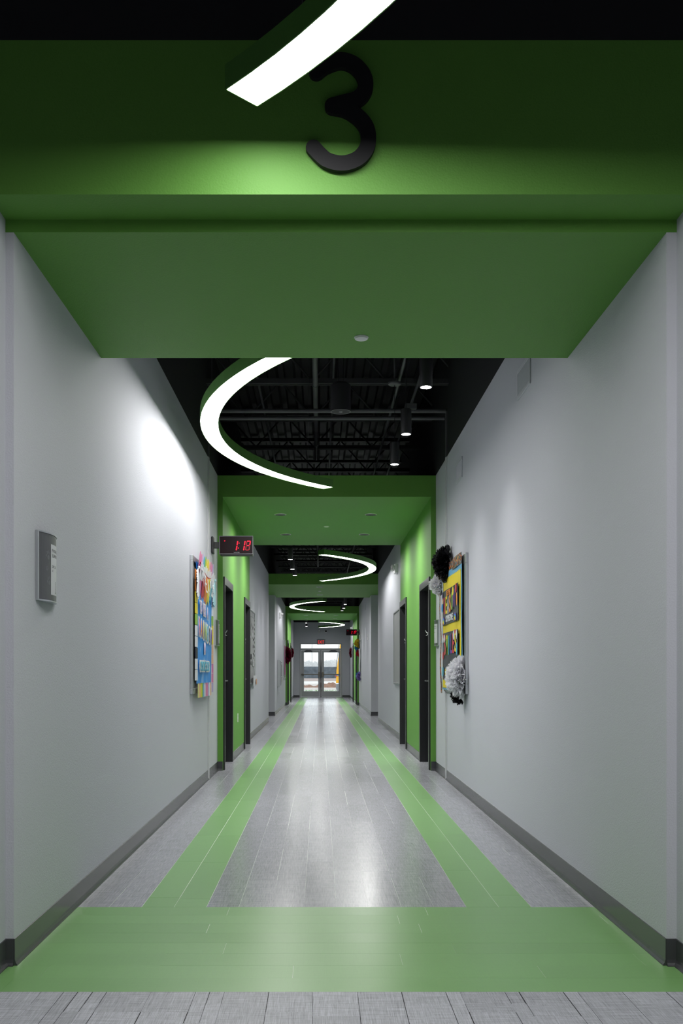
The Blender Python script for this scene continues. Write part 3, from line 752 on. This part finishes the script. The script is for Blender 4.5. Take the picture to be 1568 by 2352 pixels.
for i in range(11):
    petal('border_petal', PAST[i], p, 0.24+0.108*i, 1.06, 1.295-0.01*(i % 2), 0.10, -0.016, 0.10)
    petal('border_petal', TULLE, p, 0.27+0.108*i, 1.04, 1.20-0.01*(i % 3), 0.085, -0.028, 0.14)
    petal('border_petal', (YPALE, OPALE, YEL, LIME, SKYB, TULLE, PINK, PINK, LILAC, TULLE, OPALE)[i], p, 0.27+0.10*i, -0.04, 0.095, 0.092, -0.016).rotation_euler.y = 0
for i in range(10):
    box('border_strip', (TULLE, TULLE, LIME, YEL, YEL, OPALE, OPALE, PINK, PINK, LILAC)[i], (X1-0.01+0.01*(i % 2), X1+0.10, -0.02, -0.012, 0.97-0.098*(i+1), 0.965-0.098*i), p)
    box('border_strip', (ORANGE, ORANGE, YEL, YEL, LIME, TULLE, TULLE, NAVY, TULLE, TULLE)[i], (0.052, X0+0.02, -0.018, -0.011, 1.12-0.1*(i+1), 1.115-0.1*i), p)
# pennants strung over it
pn = wthing('pennant_garland', 'string of coloured letter pennants across the blue poster', 'garland', -1, 8.66, 0.91, off=0.06)
sag = lambda u: 1.195-0.075*math.sin(math.pi*u)-0.02*u
B().tube([(0.22+1.14*i/12, -0.004, sag(i/12)) for i in range(13)], 0.005, 6).build('string', RED, pn)
for i, (ch, m) in enumerate(zip('TEACH', (PINK, RED, ORANGE, YEL, TEAL))):
    u = (i+0.5)/5.2; cx = 0.24+1.12*u; zt = sag(u); w = 0.185
    q = [(-w/2, 0), (w/2, 0), (w/2, -0.27), (0, -0.22), (-w/2, -0.27)]
    o = B().extrude(q, (cx, -0.004, zt), (1, 0, 0.02), (0, -0.10, 1), (0, -1, 0), 0, 0.002).build('pennant', m, pn)
    l = text('pennant_letter', ch, 0.24, PAPER, o, (cx, 0.0, zt-0.115), 0.12, 0.0008)
    for v in l.data.vertices: v.co.y += -0.0065+0.10*(v.co.z-0.115)
def bow_fan(name, x, z, s, label, m):
    """gathered tulle: pleated fans opening down and to both sides of a small knot"""
    t = wthing(name, label, 'bow', -1, 8.66, 0.91, off=0.035)
    for a0_, a1_, ln in ((-2.9, -1.9, 0.17), (-1.25, -0.25, 0.17), (-2.1, -1.0, 0.27)):
        b = B(); n = 14
        for t_ in (0, 0.0015):
            b.v.append((x, -0.03+t_, z))
            for i in range(n+1):
                a = a0_+(a1_-a0_)*i/n; l = ln*(1+0.06*math.sin(5*i)); b.v.append((x+s*l*math.cos(a), -0.022-(0.009 if i % 2 else 0.0)+t_, z+l*math.sin(a)))
        for i in range(n): b.face((0, i+1, i+2)); b.face((n+2, n+2+i+2, n+2+i+1)); b.face((i+1, n+2+i+1, n+2+i+2, i+2))
        b.build('pleated_tail', m, t)
    B().lathe((x, -0.035, z-0.016), (0, 0, 1), [(0, 0.004), (0.008, 0.012), (0.024, 0.012), (0.032, 0.004)], 10).build('knot', m, t, smooth=True)
bow_fan('tulle_bow', 0.10, 1.13, 0.6, 'white tulle bow at the near corner of the blue poster', TULLE)
bow_fan('tulle_bow', 1.44, 1.14, 0.9, 'pale teal tulle bow at the far corner of the blue poster', mat('teal_tulle', (0.38, 0.60, 0.66), 0.7))

# colourful poster, right wall.  local x runs towards the camera, 0 at y=10.10
def speckle():
    m = mat('speckled_border', (0.02, 0.015, 0.015), 0.6); nt = m.node_tree
    v = nt.nodes.new('ShaderNodeTexVoronoi'); v.inputs['Scale'].default_value = 75
    g = nt.nodes.new('ShaderNodeNewGeometry'); nt.links.new(g.outputs['Position'], v.inputs['Vector'])
    r = nt.nodes.new('ShaderNodeValToRGB'); e = r.color_ramp.elements; r.color_ramp.interpolation = 'CONSTANT'
    e[0].color = (0.02, 0.013, 0.012, 1); e[1].position = 0.55; e[1].color = (0.5, 0.12, 0.03, 1)
    for pos, c in ((0.72, (0.05, 0.28, 0.36, 1)), (0.82, (0.55, 0.42, 0.05, 1)), (0.9, (0.4, 0.08, 0.1, 1))): x = e.new(pos); x.color = c
    nt.links.new(v.outputs['Color'], r.inputs[0]); nt.links.new(r.outputs[0], nt.nodes['Principled BSDF'].inputs['Base Color']); return m
SPK = speckle()
DARK = cm('charcoal', (0.022, 0.022, 0.034), 0.35)
q = wthing('smiles_poster', 'bright yellow and black poster reading reason someone smiles', 'poster', 1, 10.10, 0.91, off=0.026)
zig = lambda x, z, u, v: (x, z + (0.012 if round(u*26) % 2 else 0) * (v < 0.1))
sheet('speckled_top', SPK, q, 0.02, 1.40, 1.165, 1.265, -0.014, 0.010, 20, 3, 5)
sheet('speckled_side', SPK, q, -0.07, 0.03, -0.02, 1.22, -0.02, 0.016, 4, 18, 6, lambda x, z, u, v: (x-0.03*math.sin(2.8*v)*(1-u), z))
sheet('blue_backing', SKYB, q, 0.02, 1.40, 0.02, 1.185, -0.008, 0.006, 16, 10, 7)
sheet('yellow_backing', YEL, q, 0.09, 1.345, 0.04, 1.115, -0.014, 0.006, 26, 10, 8, lambda x, z, u, v: (x, z+(0.014 if (round(u*26) % 2 and v > 0.95) else 0)))
for z0, z1, sd in ((0.665, 1.005, 9), (0.12, 0.585, 10)): sheet('dark_panel', DARK, q, 0.12, 1.265, z0, z1, -0.024, 0.005, 14, 6, sd)
YF = -0.034
text('lettering', 'BE THE', 0.07, ORANGE, q, (0.62, YF, 0.965), 0.28, 0.0008, stroke=0.002)
for i, (ch, m, dz) in enumerate(zip('REASON', (RED, YEL, CREAM, ORANGE, LIME, PURPLE), (0, 0, -0.01, 0, 0.01, 0.03))):
    text('lettering', ch, 0.235, m, q, (0.33+0.135*i, YF, 0.845+dz), 0.115, 0.0008, stroke=0.004)
text('lettering', 'SOMEONE', 0.085, PAPER, q, (0.68, YF, 0.715), 0.52, 0.0008, stroke=0.003)
for i, (ch, m, dz) in enumerate(zip('SMILES', (RED, LIME, TEAL, PURPLE, RED, YEL), (0, 0, 0, 0.01, 0.01, 0.02))):
    text('lettering', ch, 0.26, m, q, (0.36+0.15*i, YF, 0.445+dz), 0.13 if ch != 'I' else 0.05, 0.0008, stroke=0.004)
def disc(name, m, parent, x, z, rx, rz, y=YF, n=18, a0_=0, a1=2*math.pi):
    b = B(); pts = [(rx*math.cos(a0_+(a1-a0_)*i/n), rz*math.sin(a0_+(a1-a0_)*i/n)) for i in range(n + (0 if a1-a0_ > 6 else 1))]
    b.extrude(pts, (x, y, z), (1, 0, 0), (0, 0, 1), (0, -1, 0), 0, 0.001); return b.build(name, m, parent)
for x, z, rx, rz, m in ((0.95, 0.955, 0.05, 0.04, YEL), (1.15, 0.965, 0.05, 0.045, RED), (1.2, 0.86, 0.035, 0.06, ORANGE), (0.15, 0.845, 0.06, 0.045, BLUE), (0.16, 0.96, 0.03, 0.04, PURPLE), (0.2, 0.91, 0.04, 0.03, OPALE),
                        (0.23, 0.53, 0.045, 0.04, PAPER), (0.34, 0.53, 0.04, 0.04, PAPER), (0.28, 0.555, 0.03, 0.025, RED), (0.52, 0.54, 0.035, 0.022, YEL), (1.0, 0.54, 0.05, 0.045, PAPER), (1.18, 0.54, 0.045, 0.045, PAPER), (1.09, 0.57, 0.04, 0.02, RED),
                        (0.22, 0.36, 0.045, 0.04, RED), (1.2, 0.41, 0.045, 0.06, TEAL), (0.2, 0.2, 0.06, 0.05, TEAL), (0.4, 0.2, 0.03, 0.03, YEL)):
    disc('sticker', m, q, x, z, rx, rz)
for cx in (0.26, 1.08):
    for k, m in enumerate((PURPLE, BLUE, LIME, YEL, RED)): disc('rainbow_band', m, q, cx, 0.672, 0.1-0.019*k, 0.075-0.014*k, YF-0.0012*k, 14, 0, math.pi)

# pom-poms
def pompom(label, x, y, z, r, m, out, npet=150, seed=0, flat=0.55, name='paper_pompom', pw=0.30, grp='paper pom-poms'):
    """tissue paper ball pressed against a wall; 'out' = direction away from the wall (+1/-1 in x)"""
    rn = random.Random(seed); t = thing(name, label, 'pom-pom', (x, y, z), 0, grp); b = B()
    for i in range(npet):
        u = rn.uniform(0.02, 1.0); th = rn.uniform(0, 2*math.pi); s = math.sqrt(max(0, 1-u*u))
        d = Vector((u*out, s*math.cos(th), s*math.sin(th))); side = d.cross(Vector((rn.uniform(-1, 1), rn.uniform(-1, 1), rn.uniform(-1, 1)))).normalized(); nrm = side.cross(d)
        rr = r*rn.uniform(0.82, 1.05); w = r*pw*rn.uniform(0.7, 1.2)
        sc = lambda v: (v.x*(flat if u > 0 else 0.3)*1.0, v.y, v.z)
        k = len(b.v); cup = rn.uniform(0.05, 0.2)*r
        P = [d*rr*0.35 - side*w*0.2, d*rr*0.35 + side*w*0.2, d*rr*0.75 - side*w*0.55 + nrm*cup, d*rr*0.72 - nrm*cup*0.3, d*rr*0.75 + side*w*0.55 + nrm*cup,
             d*rr*0.93 - side*w*0.33 + nrm*cup*0.6, d*rr*0.9 , d*rr*0.93 + side*w*0.33 + nrm*cup*0.6, d*rr*1.02 - side*w*0.12, d*rr*1.02 + side*w*0.14]
        b.v += [(max(-0.02, q_[0]*out)*out, q_[1], q_[2]) for q_ in map(sc, P)]
        for f in ((0, 3, 2), (0, 1, 3), (1, 4, 3), (2, 3, 6, 5), (3, 4, 7, 6), (5, 6, 8), (6, 7, 9)): b.face(tuple(k+j for j in f))
    b.build('tissue_petals', m, t, fix=False)
    c = B(); c.lathe((0, 0, -r*0.6), (0, 0, 1), [(r*0.6+r*0.6*math.sin(a), r*0.6*math.cos(a)) for a in [math.pi*(j/8-0.5) for j in range(9)]], 14, caps=False)
    c.v = [(max(0.0, v[0]*flat*out)*out, v[1], v[2]) for v in c.v]; c.build('core', m, t, smooth=True); return t
TBLACK = mat('black_tissue', (0.008, 0.008, 0.010), 0.45); TWHITE = mat('white_tissue', (0.84, 0.84, 0.87), 0.7)
def translucent(m, k):
    nt = m.node_tree; b_ = nt.nodes['Principled BSDF']; tr = nt.nodes.new('ShaderNodeBsdfTranslucent'); tr.inputs[0].default_value = b_.inputs['Base Color'].default_value
    mx = nt.nodes.new('ShaderNodeMixShader'); mx.inputs[0].default_value = k; nt.links.new(b_.outputs[0], mx.inputs[1]); nt.links.new(tr.outputs[0], mx.inputs[2]); nt.links.new(mx.outputs[0], nt.nodes['Material Output'].inputs[0])
translucent(TWHITE, 0.45)
pompom('big black tissue pom-pom at the upper far corner of the right poster', XR-0.035, 9.72, 2.18, 0.19, TBLACK, -1, 210, 1, 0.85)
pompom('small white pom-pom tucked under the big black one', XR-0.045, 10.15, 2.01, 0.13, TWHITE, -1, 150, 2, 1.0)
pompom('big white tissue pom-pom at the lower near corner of the right poster', XR-0.035, 8.72, 1.06, 0.195, TWHITE, -1, 330, 3, 0.78)
pompom('small black pom-pom peeking out below the big white one', XR-0.035, 8.80, 0.90, 0.10, TBLACK, -1, 120, 4, 1.0)
FAR = 'distant pom-poms on the right board'
pompom('distant yellow pom-pom on the right board below the clock', XR-0.04, 31.95, 2.06, 0.16, mat('yellow_tissue', (0.70, 0.55, 0.03), 0.6), -1, 110, 5, 1.0, grp=FAR)
pompom('distant blue pom-pom under the yellow one', XR-0.03, 32.08, 1.91, 0.15, mat('blue_tissue', (0.03, 0.25, 0.5), 0.6), -1, 100, 6, 1.0, grp=FAR)
pompom('distant red pom-pom under the blue one', XR-0.03, 32.0, 1.74, 0.13, mat('red_tissue', (0.45, 0.01, 0.02), 0.6), -1, 100, 7, 0.9, grp=FAR)
pompom('distant purple pom-pom low on the right board', XR-0.03, 31.0, 0.97, 0.16, mat('purple_tissue', (0.27, 0.20, 0.50), 0.6), -1, 110, 8, 0.8, grp=FAR)
pompom('distant blue pom-pom half hidden behind the purple one', XR-0.03, 31.6, 0.99, 0.14, MATS['blue_tissue'], -1, 90, 9, 1.0, grp=FAR)
MAR = mat('maroon_tinsel', (0.16, 0.008, 0.03), 0.35)
pompom('large maroon tinsel burst hanging on the far left board', XL+0.05, 31.9, 1.66, 0.31, MAR, 1, 520, 10, 0.6, 'tinsel_burst', 0.07, 'maroon tinsel bursts')
pompom('maroon and white tinsel burst on the left wall by the exit', XL+0.03, 38.6, 1.88, 0.22, MAR, 1, 300, 11, 0.45, 'tinsel_burst', 0.08, 'maroon tinsel bursts')
pompom('maroon tinsel burst on the right wall by the exit', XR-0.03, 39.4, 1.9, 0.23, MAR, -1, 300, 12, 0.45, 'tinsel_burst', 0.08, 'maroon tinsel bursts')

# decorations on the distant boards
d = wthing('board_display', 'checkered border, dark shapes and papers on the grey left board', 'display', -1, 15.75, 0.91, off=0.0125)
CH = mat('black_card', (0.02, 0.02, 0.022), 0.5)
for i in range(22):
    box('border_tile', CH if i % 2 else PAPER, (1.19, 1.245, -0.004, -0.001, 0.35+0.038*i, 0.35+0.038*(i+1)), d)
for i in range(8): box('border_tile', CH if i % 2 else PAPER, (0.3+0.12*i, 0.3+0.12*(i+1), -0.004, -0.001, 1.12, 1.19), d)
rn = random.Random(5)
for i in range(14):
    x, z = rn.uniform(0.3, 1.05), rn.uniform(0.3, 1.0); disc('cutout', CH if i % 3 else PAPER, d, x, z, rn.uniform(0.04, 0.1), rn.uniform(0.015, 0.05), -0.004, 7)
sheet('paper_note', PAPER, d, 0.7, 0.85, 0.30, 0.42, -0.006, 0.01, 4, 4, 2); sheet('paper_note', PAPER, d, 0.98, 1.1, 0.25, 0.43, -0.006, 0.01, 4, 4, 3)
pk = wthing('paper_pocket', 'white paper pocket hanging at the bottom of the checkered board', 'pocket', -1, 16.1, 0.88, off=0.03)
sheet('pocket', PAPER, pk, 0, 0.85, 0, 0.17, -0.012, 0.01, 8, 3, 4); sheet('pink_slip', OPALE, pk, 0.6, 0.82, 0.02, 0.11, -0.03, 0.004, 3, 3, 5)
d = wthing('pink_display', 'pink and white paper on the far left board', 'display', -1, 30.75, 0.91, off=0.0125)
sheet('pink_sheet', cm('magenta', (0.5, 0.08, 0.30)), d, 0.3, 1.3, 0.1, 1.05, -0.004, 0.01, 6, 6, 1); sheet('white_sheet', PAPER, d, 0.2, 1.4, 1.05, 1.2, -0.004, 0.01, 6, 3, 2)
d = wthing('white_streamer', 'white paper streamer hanging between the distant pom-poms', 'streamer', 1, 32.2, 0.91, off=0.0125)
sheet('streamer', PAPER, d, 0.25, 1.2, 0.14, 0.95, -0.012, 0.02, 6, 8, 3)

# emergency lights
def emergency(side, y, z, label):
    t = wthing('emergency_light', label, 'emergency light', side, y, z, 'white emergency lights')
    box('body', WHITE, (-0.15, 0.15, -0.055, 0, -0.075, 0.075), t, 0.012)
    for x in (-0.085, 0.085):
        h = B().lathe((x, -0.05, 0.02), (0.15 if x > 0 else -0.15, -1, -0.15), [(0, 0.03), (0.02, 0.046), (0.045, 0.05), (0.05, 0.046)], 18).build('lamp_head', WHITE, t, smooth=True)
        B().lathe((x+(0.0078 if x > 0 else -0.0078), -0.1015, 0.0124), (0.15 if x > 0 else -0.15, -1, -0.15), [(0, 0.04), (0.003, 0.038)], 18).build('lens', DGREY, h)
    B().cyl((0, -0.056, -0.05), (0, -0.05, -0.05), 0.006, 8).build('test_button', DGREY, t)
emergency(1, 16.45, 2.84, 'white twin-head emergency light on the right wall')
emergency(-1, 27.8, 2.72, 'distant white twin-head emergency light on the left wall')
emergency(1, 38.9, 2.84, 'emergency light high on the right wall beside the exit')

# outlets
def outlet(x, y, z, rz, label):
    t = thing('power_outlet', label, 'outlet', (x, y, z), rz, 'white power outlets')
    box('cover_plate', WHITE, (-0.035, 0.035, -0.006, 0, -0.057, 0.057), t, 0.002)
    for zz in (-0.024, 0.024): box('socket', PAPER, (-0.016, 0.016, -0.008, -0.006, zz-0.014, zz+0.014), t, 0.001)
outlet(PL, 12.98, 0.50, 90, 'power outlet low on the green wall between the left doors')
outlet(XL, 28.1, 0.48, 90, 'power outlet below the steel bottle filler')

# bottle filling station
t = wthing('bottle_filler', 'brushed steel bottle filling station on the far left wall', 'water fountain', -1, 26.4, 0.72)
box('steel_body', CHROME, (0, 0.46, -0.085, 0, 0, 0.71), t, 0.008); box('front_panel', ALU, (0.02, 0.44, -0.105, -0.085, 0.03, 0.69), t, 0.004)
box('alcove', DGREY, (0.09, 0.37, -0.108, -0.105, 0.28, 0.6), t); box('drip_tray', CHROME, (0.08, 0.38, -0.15, -0.1, 0.24, 0.275), t, 0.004)
for x in (0.2, 0.26): B().cyl((x, -0.105, 0.645), (x, -0.114, 0.645), 0.012, 12).build('push_button', BLACKPL, t)
t = wthing('wall_plate', 'small white thermostat plate on the far right wall', 'thermostat', 1, 26.3, 2.05)
box('cover', WHITE, (-0.05, 0.05, -0.03, 0, -0.075, 0.075), t, 0.006); box('display', DGREY, (-0.03, 0.03, -0.032, -0.03, 0.0, 0.04), t)

# exit sign, camera dome and strobe on the end wall
t = thing('exit_sign', 'red illuminated EXIT sign above the end doors', 'exit sign', (0.05, YE, 2.535))
box('back_plate', DGREY, (-0.19, 0.19, -0.02, 0, 0.0, 0.02), t, 0.004)
box('sign_body', mat('sign_grey', (0.16, 0.16, 0.165), 0.4), (-0.175, 0.175, -0.045, 0, -0.2, -0.0), t, 0.006)
text('exit_lettering', 'EXIT', 0.20, mat('red_exit_letters', (0.4, 0.0, 0.0), 0.5, emit=((1.0, 0.03, 0.03), 0.75)), t, (0, -0.047, -0.1), 0.27, 0.001, stroke=0.0)
t = thing('camera_dome', 'black security camera dome above the exit sign', 'security camera', (0.265, YE, 2.92))
B().lathe((0, 0, 0), (0, -1, 0), [(0, 0.06), (0.02, 0.06)], 20).build('mount', WHITE, t); B().lathe((0, -0.02, 0), (0, -1, 0), [(0, 0.045), (0.02, 0.04), (0.035, 0.025), (0.04, 0.006)], 20).build('dome', BLACKPL, t, smooth=True)
t = thing('fire_strobe', 'white fire alarm strobe left of the camera dome', 'fire alarm', (-0.03, YE, 2.92))
box('body', mat('grey_strobe', (0.5, 0.5, 0.51), 0.4), (-0.05, 0.05, -0.04, 0, -0.06, 0.06), t, 0.006); box('lens', WHITE, (-0.03, 0.03, -0.06, -0.04, 0.005, 0.045), t, 0.006)

# ------------------------------------------------------------------ outdoors, seen through the exit doors
def gmat(n, c, sc): return mat(n, c, 0.9, var=(sc, 0.25))
b = B()
prof = [(43.4, -0.02), (64, -0.05), (96, 0.0), (110, 0.10), (150, 0.55), (600, 3.0)]
mats_o = [gmat('concrete_walk', (0.5, 0.5, 0.48), 2), gmat('pale_gravel', (0.42, 0.38, 0.35), 3), gmat('road_concrete', (0.60, 0.59, 0.57), 1), gmat('graded_dirt', (0.30, 0.24, 0.215), 1.5), gmat('field', (0.38, 0.37, 0.34), 0.3)]
for i, ((ya, za), (yb, zb)) in enumerate(zip(prof, prof[1:])):
    b.cur = i; n = len(b.v); b.v += [(-200, ya, za), (200, ya, za), (200, yb, zb), (-200, yb, zb)]; b.face((n, n+1, n+2, n+3))
struct(b.build('ground', mats_o, fix=False), 'construction site ground outside with walk, gravel, road and dirt', 'ground')
g = B(); rn = random.Random(3)
for i in range(2600):
    x, y, h = rn.uniform(-4, 5), rn.uniform(58, 63.5), rn.uniform(0.02, 0.06); a = rn.uniform(0, 3.14); dx, dy = 0.015*math.cos(a), 0.015*math.sin(a); k = len(g.v)
    g.v += [(x-dx, y-dy, -0.06), (x+dx, y+dy, -0.06), (x+rn.uniform(-.03, .03), y, -0.05+h)]; g.face((k, k+1, k+2))
tag(g.build('grass', mat('spring_grass', (0.16, 0.30, 0.10), 0.8), fix=False), 'thin strip of green grass outside the exit doors', 'grass', kind='stuff')
rn = random.Random(2); b = B(); nx, ny = 60, 8
for i in range(nx+1):
    for j in range(ny+1):
        u = j/ny*2-1; x = -4+8.5*i/nx
        b.v.append((x+rn.uniform(-.04, .04), 75+1.6*u+rn.uniform(-.1, .1), -0.06+(1-u*u)*(0.24+0.10*math.sin(2.3*x)+0.06*math.sin(7*x+1))*(1+rn.uniform(-.3, .3))))
for i in range(nx):
    for j in range(ny): k = i*(ny+1)+j; b.face((k, k+ny+1, k+ny+2, k+1))
tag(b.build('dirt_berm', gmat('red_brown_dirt', (0.20, 0.105, 0.07), 3), fix=False), 'low reddish dirt berm across the ground outside', 'dirt berm')
f = thing('site_fence', 'dark mesh construction fence across the far road', 'fence', (0, 130, 0.3))
tag(f)
FM = mat('dark_fence_mesh', (0.10, 0.12, 0.14), 0.8, var=(2.0, 0.5))
for i in range(-3, 4):
    box('mesh_panel', FM, (3*i+0.03, 3*i+2.97, -0.01, 0.01, 0.05, 1.55+0.03*(i % 2)), f); B().cyl((3*i, 0, -0.3), (3*i, 0, 1.68), 0.03, 8).build('post', DGREY, f)
t = thing('light_pole', 'thin pale pole standing beyond the fence', 'pole', (-1.3, 160, 0.5))
B().cyl((0, 0, 0), (0, 0, 6.5), 0.05, 8).build('shaft', mat('galvanised', (0.4, 0.41, 0.42), 0.6), t); box('lamp_arm', MATS['galvanised'], (-0.9, 0.05, -0.04, 0.04, 6.4, 6.5), t)
def tree(x, y, h, w, seed, label):
    rn = random.Random(seed); t = thing('hazy_tree', label, 'tree', (x, y, 1.75), 0, 'hazy pale trees behind the fence')
    B().cyl((0, 0, -1.0), (0, 0, h*0.5), 0.18, 8, 0.09).build('trunk', mat('tree_bark', (0.2, 0.19, 0.185), 0.9), t); b = B()
    for i in range(700):
        a, u, rr = rn.uniform(0, 6.28), rn.uniform(-1, 1), rn.random()**0.4; s = math.sqrt(1-u*u)
        p = Vector((w*rr*s*math.cos(a), w*rr*s*math.sin(a), h*0.55+h*0.45*rr*u)); k = len(b.v); e = Vector((rn.gauss(0, 1), rn.gauss(0, 1), rn.gauss(0, 1)))*0.35; g_ = Vector((rn.gauss(0, 1), rn.gauss(0, 1), rn.gauss(0, 1)))*0.35
        b.v += [tuple(p), tuple(p+e), tuple(p+g_)]; b.face((k, k+1, k+2))
    b.build('crown', mat('haze_paled_crown', (0.30, 0.30, 0.295), 0.9), t, fix=False)  # pale grey crown colour carries part of the distant haze
rn = random.Random(8); names = ['leftmost', 'second from left', 'third from left', 'fourth from left', 'fifth from left', 'sixth from left', 'seventh from left', 'rightmost']
for i, (x, h) in enumerate(((-7.5, 4.2), (-5.6, 4.8), (-3.6, 4.5), (-1.6, 4.3), (0.3, 4.6), (2.4, 5.2), (4.6, 6.2), (7.0, 4.8))):
    tree(x, 300+rn.uniform(-15, 15), h*0.55, 1.7, 20+i, f'hazy pale tree beyond the fence, {names[i]}')
# yellow digging arm with bucket
MY = mat('machine_yellow', (0.85, 0.42, 0.01), 0.4); MG = mat('worn_steel', (0.22, 0.225, 0.235), 0.55, 0.3)
t = thing('excavator_arm', 'yellow digger arm with grey bucket outside the right door', 'excavator', (1.05, 55.0, -0.05))
B().extrude([(-0.13, 1.02), (0.35, 1.02), (0.35, 3.6), (0.16, 3.6), (0.05, 2.5), (-0.12, 1.25)], (0, 0, 0), (1, 0, 0), (0, 0, 1), (0, 1, 0), 0, 0.3).build('boom', MY, t, bevel=0.01)
B().extrude([(-0.15, 0.55), (0.34, 0.55), (0.34, 0.95), (-0.13, 0.95)], (0, 0, 0), (1, 0, 0), (0, 0, 1), (0, 1, 0), 0.02, 0.28).build('stick', MY, t, bevel=0.01)
box('pivot_band', MG, (-0.10, 0.36, -0.01, 0.31, 0.95, 1.02), t, 0.005)
B().extrude([(-0.13, 0.5), (0.36, 0.55), (0.4, 0.2), (0.3, 0.06), (0.0, 0.04), (-0.1, 0.12), (-0.16, 0.3)], (0, 0, 0), (1, 0, 0), (0, 0, 1), (0, 1, 0), -0.06, 0.4).build('bucket', MG, t, bevel=0.01)
for i in range(4): B().cyl((-0.05, -0.04+0.13*i, 0.1), (-0.16, -0.04+0.13*i, 0.01), 0.025, 6, 0.008).build('tooth', MG, t)
B().tube([(-0.17, -0.02, 1.05), (-0.12, -0.03, 1.7), (0.02, -0.03, 2.6), (0.1, -0.03, 3.5)], 0.014, 6).build('hydraulic_hose', BLACKPL, t)
B().cyl((-0.15, -0.03, 0.95), (-0.15, 0.03, 0.95), 0.04, 12).build('red_pin', RED, t)
box('machine_body', MY, (0.45, 2.6, -0.3, 2.6, 0.55, 1.9), t, 0.05); box('boom_mount', MG, (0.3, 0.5, 0.0, 0.3, 0.6, 3.4), t, 0.01)
for yy in (0.1, 1.9): B().lathe((1.3, yy, 0.48), (1, 0, 0), [(0, 0.3), (0.02, 0.46), (0.1, 0.5), (0.3, 0.5), (0.38, 0.46), (0.4, 0.3)], 24).build('tyre', BLACKPL, t, smooth=True)

# morning haze lying over the fields beyond the site
hm = bpy.data.materials.new('pale_haze'); hm.use_nodes = True; nt = hm.node_tree; nt.nodes.remove(nt.nodes['Principled BSDF'])
vs = nt.nodes.new('ShaderNodeVolumeScatter'); vs.inputs['Color'].default_value = (0.97, 0.98, 1.0, 1); vs.inputs['Density'].default_value = 0.005
nt.links.new(vs.outputs[0], nt.nodes['Material Output'].inputs['Volume'])
tag(B().box(-150, 150, 133, 420, -3, 13).build('haze', hm), 'pale morning haze over the fields beyond the fence', 'haze', kind='stuff')
S.cycles.volume_bounces = 2
